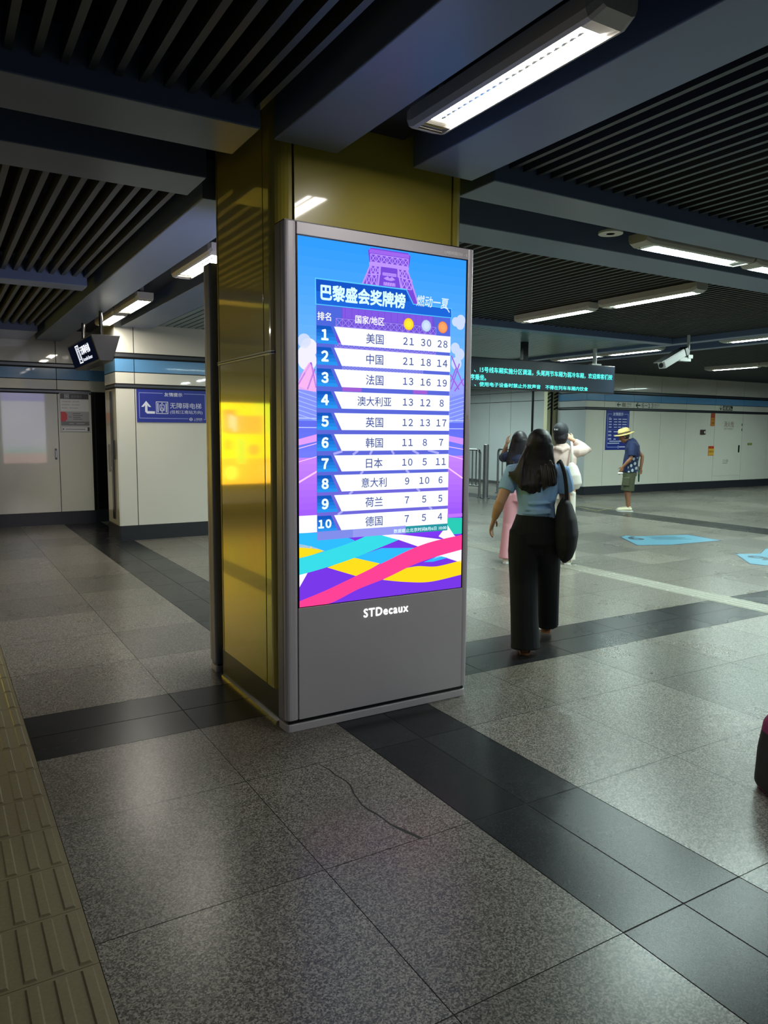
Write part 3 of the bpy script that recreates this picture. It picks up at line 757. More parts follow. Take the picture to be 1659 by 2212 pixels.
sh.rect(.03, .39, .35, .398, I2); sh.rect(.64, .39, .945, .398, I2); sh.rect(.03, .05, .038, .398, I2); sh.rect(.937, .04, .945, .398, I2); sh.rect(.03, .05, .70, .058, I2); sh.rect(.915, .04, .945, .048, I2)
sh.text('友情提示', .37, .352, .62, .405, I, .01)
sh.poly([(.125, .285), (.058, .205), (.090, .205), (.125, .247)], I); sh.poly([(.125, .285), (.125, .247), (.160, .205), (.192, .205)], I)
sh.poly([(.109, .228), (.109, .140), (.141, .150), (.141, .228), (.125, .247)], I); sh.poly([(.109, .140), (.134, .115), (.240, .115), (.240, .147), (.141, .150)], I)
lift_icon(sh, .255, .115, .165, I, None)
sh.text('无障碍电梯', .445, .19, .885, .27, I, .004); sh.text('(往松江南站方向)', .445, .112, .90, .168, I, .002)
sh.ring(.735, .045, .016, .023, I); sh.rect(.714, .041, .756, .049, I); sh.text('上海地铁', .775, .035, .895, .065, I, .004); sh.text('Shanghai Metro', .775, .018, .895, .030, I)
obj('print', q, ls)
nt_ = MB(); plate(nt_, 1.728, 2.166, 12.75, 1.46, 2.065, .012, ink((196, 196, 196)))
nb = tag(obj('notice_board', nt_), 'lift safety notice with black head and red arrow on the beige wall', 'notice')
q = MB(); sh = Sheet(q, (1.728, 12.7375, 1.46))
sh.rect(.012, .515, .43, .60, ink((30, 30, 32))); sh.rect(.012, .325, .43, .505, ink((226, 226, 224))); sh.rect(.012, .10, .43, .165, ink((120, 120, 122))); sh.rect(.012, .165, .43, .315, ink((170, 170, 172)))
sh.rect(.03, .02, .40, .07, ink((230, 230, 230))); sh.rect(.40, .015, .43, .075, ink((60, 60, 62))); sh.up()
lift_icon(sh, .075, .525, .065, I, None); sh.text('服务提示', .17, .53, .33, .575, ink((120, 120, 122)))
for k in range(3): sh.text('1.请勿倚靠电梯门，请勿在轿厢内打闹'[(k*2):15+k], .03, .465-.05*k, .34, .483-.05*k, ink((110, 110, 112)), keep=True, align='l')
sh.poly([(.012, .165), (.075, .165), (.105, .20), (.105, .28), (.075, .315), (.012, .315)], ink((214, 40, 48)))
for k in range(4): sh.rect(.19, .285-.03*k, .30+.03*(k % 2), .293-.03*k, ink((80, 80, 82)))
sh.rect(.125, .22, .17, .25, ink((150, 150, 150))); sh.rect(.13, .125, .2, .14, ink((170, 170, 172))); sh.rect(.24, .125, .36, .14, ink((170, 170, 172))); sh.disc(.045, .045, .012, ink((60, 60, 62))); sh.rect(.075, .038, .37, .05, ink((110, 110, 112)))
obj('print', q, nb)
# wall advert (its yellow glow is what the column side mirrors)
ad = thing('poster_lightbox', 'bright yellow lit poster box on the beige wall, out to the left', 'poster light box', (-1.83, 12.75, .5))
q = MB(); q.box(-2.62, -1.04, 12.66, 12.735, .50, 2.04, M_STEEL); obj('case', q, ad, bevel=.01)
q = MB(); sh = Sheet(q, (-2.56, 12.655, .56)); A_ = 7.0
sh.rect(0, 0, 1.46, 1.42, em((250, 214, 20), A_)); sh.up()
sh.rect(0, .35, .28, 1.42, em((110, 214, 60), A_)); sh.rect(.28, .9, .62, 1.42, em((222, 220, 40), A_)); sh.rect(.0, 0, 1.3, .45, em((246, 176, 40), A_)); sh.up()
sh.rect(.42, .88, 1.1, 1.2, em((246, 160, 50), A_)); sh.rect(.92, .9, 1.16, 1.3, em((252, 140, 50), A_)); sh.rect(.75, .35, .92, .8, em((170, 210, 50), A_)); sh.disc(.6, .6, .1, em((244, 150, 50), A_)); sh.disc(1.02, .2, .13, em((226, 220, 60), A_)); sh.disc(.3, .22, .16, em((236, 190, 60), A_))
sh.up(); sh.rect(1.0, .98, 1.04, 1.22, em((252, 220, 180), A_)); sh.rect(.93, .92, .97, 1.18, em((252, 220, 180), A_)); sh.rect(1.02, .6, 1.14, .78, em((210, 160, 30), A_)); sh.rect(.0, .0, .2, .2, em((220, 220, 110), A_))
obj('lit_poster', q, ad)
# ------------------------------------------------------------------ hanging lift display (two screens back to back)
hd = thing('hanging_display', 'small black hanging display lit with a lift symbol and lettering at left', 'hanging display', (1.68, 9.7, 2.85))
xs, yn, yf = 1.62, 8.95, 10.6
q = MB(); prof_ = [(xs-.06, 2.56), (xs+.03, 2.27), (xs+.17, 2.27), (xs+.26, 2.56)]
q.prism([(p[0], p[1]) for p in prof_][::-1], 'y', yn, yf, M_BLACK); obj('casing', q, hd, bevel=.006)
for yy in (yn+.25, yf-.25):
    q = MB(); q.tube([(xs+.10, yy, 2.55), (xs+.10, yy, 3.02)], .022, M_DSTEEL, 10); obj('hanger', q, hd)
Uv = Vector((0, -1, 0)); Vv = Vector((-.09, 0, .29)).normalized()
q = MB(); sh = Sheet(q, Vector((xs+.03, yf, 2.27)), Uv, Vv, base=.004); Wd = em((236, 240, 255), 1.6)
sh.rect(.02, .02, yf-yn-.02, .285, em((16, 22, 40), .5)); sh.up()
sh.frame(.50, .05, .73, .265, .014, Wd); sh.rect(.53, .07, .555, .245, Wd); sh.rect(.675, .07, .70, .245, Wd); sh.frame(.585, .09, .645, .2, .01, Wd); sh.poly([(.58, .21), (.65, .21), (.615, .25)], Wd)
sh.text('无障碍电梯', .77, .135, 1.37, .235, Wd, .02); sh.text('Accessible Elevator', .77, .06, 1.37, .10, Wd, .01)
obj('lit_face', q, hd)

# ------------------------------------------------------------------ LED board
ld = thing('led_board', 'long black hanging LED board scrolling lines of turquoise text', 'LED board', (7.9, 9.06, 2.62))
q = MB(); q.box(6.0, 9.925, 9.0, 9.13, 2.155, 2.615, M_BLACK); obj('casing', q, ld, bevel=.006)
q = MB(); q.box(6.02, 9.90, 8.996, 9.0, 2.175, 2.60, mat('led_face', S(38, 52, 70), .3)); obj('face', q, ld)
q = MB(); sh = Sheet(q, (0, 8.994, 0)); T = em((92, 236, 226), 1.5)
sh.text('、15号线车厢实施分区调温，头尾两节车厢为弱冷车厢，欢迎乘客们按', 6.94, 2.385, 9.86, 2.475, T, .02)
sh.text('序乘坐。', 6.87, 2.27, 7.17, 2.36, T, .02)
sh.text('、使用电子设备时禁止外放声音　不得在列车车厢内饮食', 6.95, 2.182, 9.30, 2.25, T, .02)
obj('lit_text', q, ld)
q = MB(); q.box(7.92, 8.02, 9.03, 9.10, 2.61, 3.0, M_BLACK); obj('hanger', q, ld)
q = MB(); q.tube([(9.50, 9.06, 2.61), (9.50, 9.06, 3.0)], .035, M_WHITE, 12); q.box(9.40, 9.62, 9.02, 9.10, 2.612, 2.64, M_WHITE); obj('hanger', q, ld)

# ------------------------------------------------------------------ surveillance camera
cc = thing('surveillance_camera', 'white box surveillance camera on a ceiling pole, tilted down to the left', 'surveillance camera', (9.60, 7.33, 2.9))
q = MB(); q.tube([(9.60, 7.33, 2.98), (9.60, 7.33, 2.62)], .022, M_WHITE, 12); q.box(9.55, 9.65, 7.28, 7.38, 2.60, 2.65, M_WHITE); q.box(9.38, 9.62, 7.29, 7.37, 2.555, 2.61, M_WHITE); obj('pole', q, cc)
a, b = Vector((9.52, 7.33, 2.70)), Vector((9.03, 7.33, 2.475)); d = (b-a).normalized(); n = Vector((-d.z, 0, d.x));
if n.z < 0: n = -n
yv = Vector((0, 1, 0))
def cbox(t0, t1, w0, h0, h1, m, mb):
    rs = []
    for t in (t0, t1):
        c = a+d*t; rs.append([c-yv*w0+n*h0, c+yv*w0+n*h0, c+yv*w0*1.0+n*h1, c-yv*w0+n*h1])
    mb.rings(rs, m)
q = MB(); cbox(.06, .54, .062, -.055, .055, M_WHITE, q); obj('housing', q, cc, bevel=.01)
q = MB(); cbox(-.02, .06, .066, -.06, .062, M_BLACK, q); obj('rear_cap', q, cc, bevel=.01)
q = MB(); cbox(.10, .60, .075, .058, .068, M_WHITE, q); obj('sun_shield', q, cc)
q = MB(); q.ell(a+d*.55, (.03, .035, .035), M_BLACK); obj('lens', q, cc, smooth=True)

# ------------------------------------------------------------------ right wall prints
YW = 13.0
po = MB(); plate(po, 14.09, 14.90, YW, 1.085, 2.052, .012, ink((36, 50, 140)))
pt = tag(obj('wall_poster', po), 'tall blue notice poster on the long wall behind the man in the hat', 'poster')
q = MB(); sh = Sheet(q, (14.09, YW-.0125, 1.085)); P_ = ink((150, 170, 235)); Wn = ink((205, 214, 245))
sh.rect(.04, .06, .052, .88, P_); sh.rect(.758, .06, .77, .88, P_); sh.rect(.04, .06, .42, .075, P_); sh.rect(.04, .868, .19, .88, P_); sh.rect(.62, .868, .77, .88, P_)
sh.text('友情提示', .225, .835, .59, .915, Wn, .02)
for k in range(4):
    v = .74-.065*k
    sh.rect(.09+.0*k, v, .19, v+.022, Wn); sh.rect(.25+.02*(k % 2), v, .38, v+.018, Wn); sh.rect(.42, v, .52, v+.022, Wn); sh.rect(.56, v, .72, v+.02, Wn)
sh.frame(.09, .735, .15, .79, .008, Wn); sh.rect(.07, .50, .74, .504, P_)
for k in range(3): sh.rect(.08, .44-.09*k, .19, .465-.09*k, Wn); sh.rect(.07, .425-.09*k, .2, .43-.09*k, Wn); sh.rect(.27, .43-.09*k, .45-.05*k, .455-.09*k, Wn)
sh.rect(.13, .20, .70, .222, Wn); sh.rect(.07, .15, .48, .172, Wn); sh.ring(.45, .068, .02, .032, Wn); sh.rect(.49, .058, .70, .085, Wn)
obj('print', q, pt)
def wall_print(name, label, x0, x1, z0, z1, bg, draw, cat='sign', group=None):
    b = MB(); plate(b, x0, x1, YW, z0, z1, .004, bg); o = tag(obj(name, b), label, cat, group)
    q = MB(); draw(Sheet(q, (x0, YW-.0045, z0)), x1-x0, z1-z0); obj('print', q, o); return o
K = ink((34, 38, 40)); PB = ink((206, 206, 194))
def arrow_l(sh, u, v, s_, m):
    sh.rect(u, v-s_*.09, u+s_, v+s_*.09, m); sh.poly([(u, v), (u+s_*.4, v+s_*.42), (u+s_*.55, v+s_*.36), (u+s_*.22, v)], m); sh.poly([(u, v), (u+s_*.22, v), (u+s_*.55, v-s_*.36), (u+s_*.4, v-s_*.42)], m)
def line15(sh, w_, h_):
    arrow_l(sh, .05, h_*.5, .13, K); sh.rect(.23, .02, .36, h_-.02, ink((110, 100, 78))); sh.up(); sh.text('15', .245, .03, .345, h_-.03, PB, .02, wide=True)
    sh.text('号线', .40, .06, .55, h_-.015, K); sh.text('Line 15', .40, .015, .55, .045, K)
wall_print('direction_sign', 'direction sign with left arrow to line 15 on the wall band', 14.40, 15.0, 2.122, 2.258, PB, line15)
def exits(sh, w_, h_):
    arrow_l(sh, .03, h_*.5, .17, K); sh.text('6-13', .25, .012, .68, h_-.012, K, .012, wide=True); sh.text('出口', .71, .062, .90, h_-.015, K); sh.text('EXIT', .71, .02, .85, .045, K)
wall_print('direction_sign', 'direction sign with left arrow and 6-13 exits on the wall band', 15.09, 16.02, 2.122, 2.258, PB, exits)
def toilets(sh, w_, h_):
    sh.rect(.075, .04, .095, h_-.01, K); sh.poly([(.03, .07), (.085, .008), (.14, .07), (.12, .075), (.085, .04), (.05, .075)], K)
    for k in range(3):
        u = .17+.15*k; sh.rect(u, .01, u+.135, h_-.01, K)
    sh.up()
    for k in range(3):
        u = .17+.15*k; sh.disc(u+.045, .10, .012, PB, 10); sh.rect(u+.03, .04, u+.06, .085, PB); sh.rect(u+.08, .03, u+.115, .11 if k < 2 else .06, PB); sh.rect(u+.035, .02, u+.055, .04, PB)
wall_print('direction_sign', 'facility sign with down arrow and toilet symbols above the hydrant cabinet', 18.42, 19.05, 2.122, 2.262, PB, toilets)
hy = thing('hydrant_cabinet', 'flush fire hydrant cabinet door in the long wall with printed characters', 'hydrant cabinet', (18.9, 13.0, .3))
q = MB(); q.box(18.30, 19.50, 12.992, 13.0, .34, 2.04, M_PANEL); obj('door', q, hy, bevel=.003)
q = MB(); sh = Sheet(q, (18.3, 12.9915, .34)); BR = ink((120, 92, 74)); sh.text('消火栓', .38, 1.34, .82, 1.50, BR, .006); sh.text('FIRE HYDRANT', .39, 1.27, .80, 1.31, BR); sh.text('灭火器', .40, .37, .64, .45, ink((90, 96, 90))); sh.rect(.40, .34, .62, .352, ink((90, 96, 90))); obj('print', q, hy)
q = MB(); q.box(19.36, 19.40, 12.97, 12.992, .98, 1.18, M_DSTEEL); obj('handle', q, hy)
for z_ in (1.72, 1.58):
    q = MB(); q.box(19.46, 19.49, 12.975, 12.992, z_, z_+.06, M_STEEL); obj('hinge', q, hy)
def warn(sh, w_, h_):
    sh.rect(.012, .012, w_-.012, h_*.74, ink((226, 176, 60))); sh.up(); sh.text('注意安全', .02, h_*.3, w_-.02, h_*.55, ink((120, 60, 20)), .01, keep=True)
wall_print('warning_sticker', 'narrow red and yellow sticker high beside the hydrant door', 18.10, 18.28, 1.70, 2.045, ink((176, 84, 50)), lambda sh, w_, h_: (sh.rect(.012, .012, w_-.012, .22, ink((206, 140, 60))), sh.up(), sh.text('严禁停放', .02, .15, w_-.02, .20, ink((110, 50, 20)), .01, keep=True), sh.text('占用', .03, .04, w_-.03, .13, ink((110, 50, 20)), .01, keep=True)), 'sticker')
wall_print('warning_sticker', 'square yellow warning sticker low beside the hydrant door', 18.06, 18.33, .90, 1.16, ink((196, 70, 40)), warn, 'sticker')
wall_print('small_label', 'tiny pale label under the narrow red sticker on the wall', 18.14, 18.24, 1.60, 1.63, ink((236, 236, 230)), lambda sh, w_, h_: sh.rect(.01, .008, w_-.01, .02, ink((140, 140, 140))), 'label')
wall_print('small_label', 'small green label on the wall right of the hydrant door', 19.80, 20.0, 1.18, 1.24, ink((86, 104, 40)), lambda sh, w_, h_: sh.rect(.02, .02, w_-.02, .04, ink((206, 200, 90))), 'label')
cr = thing('card_reader', 'small dark card reader box on the long wall left of the hydrant', 'card reader', (17.75, 13, 1.5))
q = MB(); q.box(17.68, 17.86, 12.955, 13.0, 1.47, 1.60, mat('reader_brown', S(70, 50, 44), .4)); obj('box', q, cr, bevel=.008)
q = MB(); q.box(17.79, 17.835, 12.95, 12.955, 1.505, 1.56, M_WHITE); obj('lit_key', q, cr)
# shutter guide with hazard stripes at the passage mouth
sgp = thing('shutter_guide', 'cream shutter guide with hazard stripes at the passage mouth', 'shutter guide', (13.55, 14.0, 0))
HZ = ink((206, 200, 150)); 
for nm, x0, x1, y in (('guide_post', 13.16, 13.27, 14.06), ('guide_post', 13.37, 13.52, 14.06)):
    q = MB(); q.box(x0, x1, y, y+.12, 0, 3.3, mat('guide_cream', S(222, 216, 176), .4)); p_ = obj(nm, q, sgp)
    q = MB(); sh = Sheet(q, (x0, y-.001, 2.05)); ww = x1-x0
    for k in range(9): sh.poly([(0, .09*k), (ww, .09*k+.06), (ww, .09*k+.105), (0, .09*k+.045)], ink((40, 62, 44)))
    obj('hazard_stripe', q, p_)
q = MB(); q.box(13.27, 13.37, 14.10, 14.16, 0, 3.3, M_BLACK); obj('slot', q, sgp)

# ------------------------------------------------------------------ barriers
def barrier(name, label, P, Q, h, bars, foot, grp=None):
    P = Vector((*P, 0)); Q = Vector((*Q, 0)); t = thing(name, label, 'barrier', ((P+Q)/2)[:])
    d = (Q-P); zlo, zhi = foot, h
    q = MB(); Z = lambda z: Vector((0, 0, z))
    q.tube([P+Z(0), P+Z(zhi-.08), P+Z(zhi-.02)+d.normalized()*.03, P+Z(zhi)+d.normalized()*.1, Q+Z(zhi)-d.normalized()*.1, Q+Z(zhi-.02)-d.normalized()*.03, Q+Z(zhi-.08), Q+Z(0)], .028, M_STEEL, 10)
    q.tube([P+Z(zlo), Q+Z(zlo)], .022, M_STEEL, 8); obj('frame', q, t)
    for k in range(1, bars):
        q = MB(); c = P+d*k/bars; q.tube([c+Z(zlo), c+Z(zhi)], .015, M_STEEL, 8); obj('bar', q, t)
    for e in (P, Q):
        q = MB(); q.tube([e+Z(0), e+Z(.02)], .06, M_STEEL, 12); obj('foot_plate', q, t)
    return t
barrier('crowd_barrier', 'steel barrier with upright bars right beside the silver display', (10.69, 13.57), (10.69, 15.5), 1.10, 14, .27)
barrier('crowd_barrier', 'steel barrier partly behind the woman in pink trousers', (11.95, 14.45), (11.95, 12.5), 1.09, 12, .22)
bp = thing('bollard_post', 'thick round steel post at the end of the barrier by the display', 'post', (10.69, 13.35, 0))
q = MB(); q.tube([(10.69, 13.35, 0), (10.69, 13.35, 1.215)], .062, M_STEEL, 20); obj('shaft', q, bp, smooth=False)
q = MB(); q.tube([(10.69, 13.35, 0), (10.69, 13.35, .02)], .10, M_STEEL, 20); obj('flange', q, bp)
q = MB(); q.ell((10.69, 13.35, 1.215), (.062, .062, .012), M_STEEL); obj('cap', q, bp)

# ------------------------------------------------------------------ floor stickers
STK = ink((86, 142, 164)); STD = ink((40, 62, 78)); STL = ink((226, 228, 214))
def sticker(label, pts, glyph, ctr, ang, sc):
    n_ = len(pts); c = sum((Vector(p) for p in pts), Vector((0, 0)))/n_
    b = MB(); b.prism([(c+(Vector(p)-c)*1.03) for p in pts], 'z', .0002, .0010, STD)
    o = tag(obj('floor_sticker', b), label, 'floor sticker')
    q = MB(); q.poly([(*(c+(Vector(p)-c)*.985), .0014) for p in pts], STK)
    U = Vector((math.cos(ang), math.sin(ang), 0)); V = Vector((-math.sin(ang), math.cos(ang), 0))
    sh = Sheet(q, (*ctr, .0018), U, V)
    sh.text(glyph, 0, 0, .34*sc, .34*sc, STD, .02, keep=True)
    for k in range(4): sh.rect(.40*sc+.0*k, .02+.085*k*sc, (.95-.1*(k % 2))*sc, .05*sc+.085*k*sc, STD)
    obj('print', q, o); return o
sticker('pale blue arrow sticker on the floor nearest the man', [(8.51, 7.49), (8.08, 6.82), (8.52, 6.62), (9.50, 6.56), (9.60, 7.18), (8.78, 7.42), (8.684, 7.56)], '6', (8.36, 7.22), -.45, 1.0)
sticker('pale blue arrow sticker cut by the right picture edge', [(8.60, 5.72), (8.10, 5.20), (8.15, 5.05), (9.2, 4.7), (9.75, 5.25), (9.36, 5.80), (8.9, 5.58)], '9', (8.35, 5.30), -.45, 1.0)
sticker('distant pale blue sticker at the right edge beyond the dark strip', [(10.95, 6.62), (10.25, 6.15), (10.6, 5.8), (11.6, 5.7), (11.6, 6.5)], '8', (10.6, 6.2), -.3, .8)
mh = MB(); 
for a_, b_ in (((10.95, 10.25), (11.62, 10.45)), ((11.62, 10.45), (11.95, 11.15)), ((11.95, 11.15), (11.25, 11.15)), ((11.25, 11.15), (10.95, 10.25))):
    A_v, B_v = Vector(a_), Vector(b_); dd = (B_v-A_v).normalized(); nn = Vector((-dd.y, dd.x))*.02
    mh.rings([[(*(A_v-nn), z), (*(B_v-nn), z), (*(B_v+nn), z), (*(A_v+nn), z)] for z in (.0, .003)], mat('brass_frame', S(170, 160, 110), .35, .6))
tag(obj('hatch_frame', mh), 'thin brass frame of a floor hatch beside the passage mouth', 'floor hatch')

# ================================================================== PEOPLE
def remesh(mb, vox, smooth_it=3):
    me = bpy.data.meshes.new('t'); me.from_pydata([tuple(p) for p in mb.v], [], mb.f)
    bm = bmesh.new(); bm.from_mesh(me); bmesh.ops.recalc_face_normals(bm, faces=bm.faces[:]); bm.to_mesh(me); bm.free()
    o = bpy.data.objects.new('t', me); C.objects.link(o)
    r = o.modifiers.new('r', 'REMESH'); r.mode = 'VOXEL'; r.voxel_size = vox
    if smooth_it:
        s_ = o.modifiers.new('s', 'SMOOTH'); s_.iterations = smooth_it; s_.factor = .5
    dg = bpy.context.evaluated_depsgraph_get()
    out = bpy.data.meshes.new_from_object(o.evaluated_get(dg))
    bpy.data.objects.remove(o); bpy.data.meshes.remove(me)
    return out
def soft(name, mb, material, parent, vox=.006, it=3, paint=None):
    me = remesh(mb, vox, it); me.name = name
    me.materials.clear(); me.materials.append(material)
    me.polygons.foreach_set('use_smooth', [True]*len(me.polygons))
    if paint:
        ms = paint[0]
        for m in ms: me.materials.append(m)
        me.polygons.foreach_set('material_index', [paint[1](p.center) for p in me.polygons])
    o = bpy.data.objects.new(name, me); C.objects.link(o); o.parent = parent
    return o
V = Vector
def hand(mb, wrist, d, palm_n, thumb, curl=.35, s=1.0):
    """palm and five separate fingers: d = pointing direction, palm_n = palm normal, thumb = direction of the thumb side"""
    d = V(d).normalized(); th = V(thumb); th = (th-d*th.dot(d)).normalized(); pn = V(palm_n); pn = (pn-d*pn.dot(d)-th*pn.dot(th)).normalized()
    wrist = V(wrist)
    mb.tube([wrist-d*.02*s, wrist+d*.02*s, wrist+d*.055*s, wrist+d*.088*s], [(.024*s, .018*s), (.030*s, .017*s), (.039*s, .015*s), (.036*s, .012*s)], None, 10, side=th)
    for k, (off, ln) in enumerate(((.029, .066), (.010, .076), (-.010, .070), (-.028, .054))):
        p = wrist+d*.075*s+th*off*s; seg = ln*s/3; dr = d+th*off*2; pts = [p-d*.02*s, p+d*.012*s]; c = curl*(.6+.12*k)
        for q in range(3):
            dr = (dr.normalized()*math.cos(c)+pn*math.sin(c)).normalized(); pts.append(pts[-1]+dr*seg)
        mb.tube(pts, [.0085*s, .0085*s, .0080*s, .0075*s, .0062*s], None, 8)
    p = wrist+d*.02*s+th*.024*s
    pts = [p-th*.012*s, p+th*.02*s+d*.012*s+pn*.006*s, p+th*.036*s+d*.038*s+pn*.012*s, p+th*.038*s+d*.064*s+pn*.02*s]
    mb.tube(pts, [.012*s, .0115*s, .0095*s, .0075*s], None, 8)
def head(mb, c, R, s=1.0):
    """skull, face, nose, ears; local head frame faces +y"""
    c = V(c); T = lambda x, y, z: c+R @ V((x*s, y*s, z*s))
    mb.ell(T(0, -.008, .025), (.073*s, .092*s, .092*s), None, 18, 12, R)
    mb.ell(T(0, .022, -.04), (.055*s, .062*s, .068*s), None, 16, 10, R)
    mb.ell(T(0, .052, -.085), (.028*s, .026*s, .022*s), None, 12, 8, R)
    mb.tube([T(0, .078, .02), T(0, .095, -.012), T(0, .102, -.028)], [.009*s, .012*s, .014*s], None, 8)
    mb.ell(T(0, .083, -.058), (.022*s, .010*s, .007*s), None, 10, 6, R); mb.ell(T(0, .080, -.068), (.018*s, .011*s, .007*s), None, 10, 6, R)
    mb.ell(T(0, .076, .032), (.05*s, .014*s, .012*s), None, 12, 6, R)
    for q in (-1, 1): mb.ell(T(q*.074, -.008, -.012), (.009*s, .02*s, .03*s), None, 10, 8, R)
def rotm(yaw=0, pitch=0, roll=0): return Matrix.Rotation(math.radians(yaw), 3, 'Z') @ Matrix.Rotation(math.radians(pitch), 3, 'X') @ Matrix.Rotation(math.radians(roll), 3, 'Y')
def foot(mb, ankle, d, s=1.0, m=None, grow=0.0):
    a = V(ankle); d = V(d).normalized(); z0 = a.z-.075*s
    p = lambda t, z: V((a.x, a.y, z0+z))+d*t
    mb.tube([p(-.05*s, .03*s), p(-.02*s, .035*s), p(.06*s, .032*s), p(.12*s, .026*s), p(.165*s, .02*s), p(.185*s, .018*s)],
            [(.026*s+grow, .024*s+grow*.3), (.034*s+grow, .034*s+grow*.3), (.036*s+grow, .033*s+grow*.3), (.043*s+grow, .024*s+grow*.3), (.036*s+grow, .017*s+grow*.3), (.015*s+grow, .010*s)], m, 12, side=d.cross(V((0, 0, 1))))
    mb.tube([p(0, .03*s), p(-.005, .09*s)], [(.03*s, .03*s), (.032*s, .03*s)], m, 10)
SKIN = mat('skin', S(196, 150, 122), .5); SKIN_T = mat('skin_tanned', S(150, 102, 74), .5)
HAIR = mat('hair_black', S(24, 20, 26), .5, spec=.35); HAIRB = mat('hair_brown_black', S(40, 30, 32), .38)
def body(t, skin, J, vox=.006, fem=True, hands=True, s=1.0):
    """J: joint positions in the figure's own frame (faces +y, x to its right)"""
    mb = MB(); g = lambda k: V(J[k])
    pel, ch, nk, hc = g('pelvis'), g('chest'), g('neck'), g('head')
    side = V((1, 0, 0))
    mid = pel.lerp(ch, .5)
    mb.tube([pel-V((0, 0, .09*s)), pel, mid, ch, nk-V((0, 0, .05*s))], [(.135*s, .10*s), (.145*s, .105*s), (.115*s, .088*s), (.135*s, .098*s), (.10*s, .075*s)], None, 16, side=side)
    mb.tube([nk-V((0, 0, .07*s)), nk, hc+V((0, -.012, -.05*s))], [.062*s, .05*s, .05*s], None, 12)
    head(mb, hc, J.get('headR', rotm()), s)
    for q, sd in (('L', -1), ('R', 1)):
        sh, el, wr = g('sh'+q), g('el'+q), g('wr'+q)
        mb.tube([sh+V((-sd*.05*s, 0, .0)), sh, sh.lerp(el, .35), el, el.lerp(wr, .3), wr], [.05*s, .047*s, .042*s, .034*s, .036*s, .023*s], None, 12)
        if hands:
            hd_, pn, th, cu = J.get('hand'+q, (tuple(wr-el), (0, 1, 0), (0, 1, .2), .35)); hand(mb, wr, hd_, pn, th, cu, .92*s)
        hp, kn, an = g('hip'+q), g('kn'+q), g('an'+q)
        mb.tube([hp+V((0, 0, .05*s)), hp.lerp(kn, .3), kn, kn.lerp(an, .3), kn.lerp(an, .7), an], [.085*s, .078*s, .056*s, .056*s, .042*s, .034*s], None, 12)
        foot(mb, an, J.get('foot'+q, (0, 1, 0)), s)
    return soft('body', mb, skin, t, vox, 4)
def person(label, loc, az, group=None):
    return thing('person', label, 'person', loc, (0, 0, -math.radians(az)), group)

# ---- the walking woman in front
p1 = person('woman in pale blue T-shirt and black trousers walking away with a black tote', (3.445, 3.765, 0), 42.5)
J = dict(pelvis=(0, .06, .84), chest=(.0, .05, 1.14), neck=(.012, .06, 1.29), head=(.012, .075, 1.405), headR=rotm(0, -6, 2),
         shL=(-.155, .04, 1.245), elL=(-.235, -.03, 1.035), wrL=(-.272, .02, .925), shR=(.165, .04, 1.245), elR=(.20, .10, 1.03), wrR=(.17, .25, 1.12),
         hipL=(-.075, .05, .80), knL=(-.06, .06, .45), anL=(-.045, .01, .082), hipR=(.08, .06, .80), knR=(.09, .30, .46), anR=(.10, .47, .12), footR=(.05, 1, -.1), footL=(-.08, 1, 0),
         handL=((-.28, .25, -1), (.9, .2, 0), (.2, 1, -.1), .30))
body(p1, SKIN, J, .0055)
TEE = mat('tee_pale_blue', S(150, 190, 238), .8, bump=.25, bscale=60)
mb = MB(); 
mb.tube([(.005, .055, .90), (.005, .055, .95), (.004, .052, 1.02), (.005, .05, 1.12), (.01, .05, 1.20), (.012, .05, 1.265), (.012, .055, 1.30)],
        [(.132, .105), (.128, .102), (.122, .098), (.142, .108), (.155, .102), (.125, .085), (.062, .062)], None, 24, side=(1, 0, 0))
mb.tube([(-.10, .045, 1.245), (-.155, .04, 1.24), (-.185, .02, 1.165), (-.200, .005, 1.115)], [.058, .062, .060, .056], None, 14)
mb.tube([(.11, .045, 1.245), (.165, .04, 1.24), (.185, .06, 1.165), (.195, .075, 1.115)], [.058, .062, .060, .056], None, 14)
for k, (z, a) in enumerate(((.97, .10), (1.0, -.3), (1.035, .2), (.985, -.1))):   # waist creases
    mb.tube([(-.09+.02*k, -.045, z), (0, -.058, z+.012*a), (.10, -.045, z+.03*(a+.2))], [.008, .012, .008], None, 8)
soft('t_shirt', mb, TEE, p1, .0055, 3)
TRO = mat('trousers_black', S(9, 10, 18), .85, bump=.2, bscale=40)
mb = MB()
mb.tube([(0, .055, .955), (0, .055, .92), (0, .05, .84), (0, .05, .76)], [(.128, .105), (.138, .112), (.168, .128), (.165, .125)], None, 22, side=(1, 0, 0))
mb.ell((0, .05, .76), (.10, .10, .09), None)
mb.tube([(-.072, .05, .84), (-.078, .055, .70), (-.066, .06, .48), (-.055, .03, .25), (-.044, .01, .08), (-.042, .005, .035)], [(.10, .125), (.100, .12), (.096, .105), (.094, .10), (.098, .11), (.100, .115)], None, 20, side=(1, 0, 0))
mb.tube([(.075, .055, .84), (.084, .13, .70), (.092, .29, .48), (.10, .40, .28), (.105, .46, .14), (.105, .47, .09)], [(.10, .125), (.098, .12), (.090, .10), (.086, .09), (.084, .09), (.086, .09)], None, 20, side=(1, 0, 0))
soft('trousers', mb, TRO, p1, .007, 3)
SND = mat('sandal_tan', S(176, 120, 84), .5)
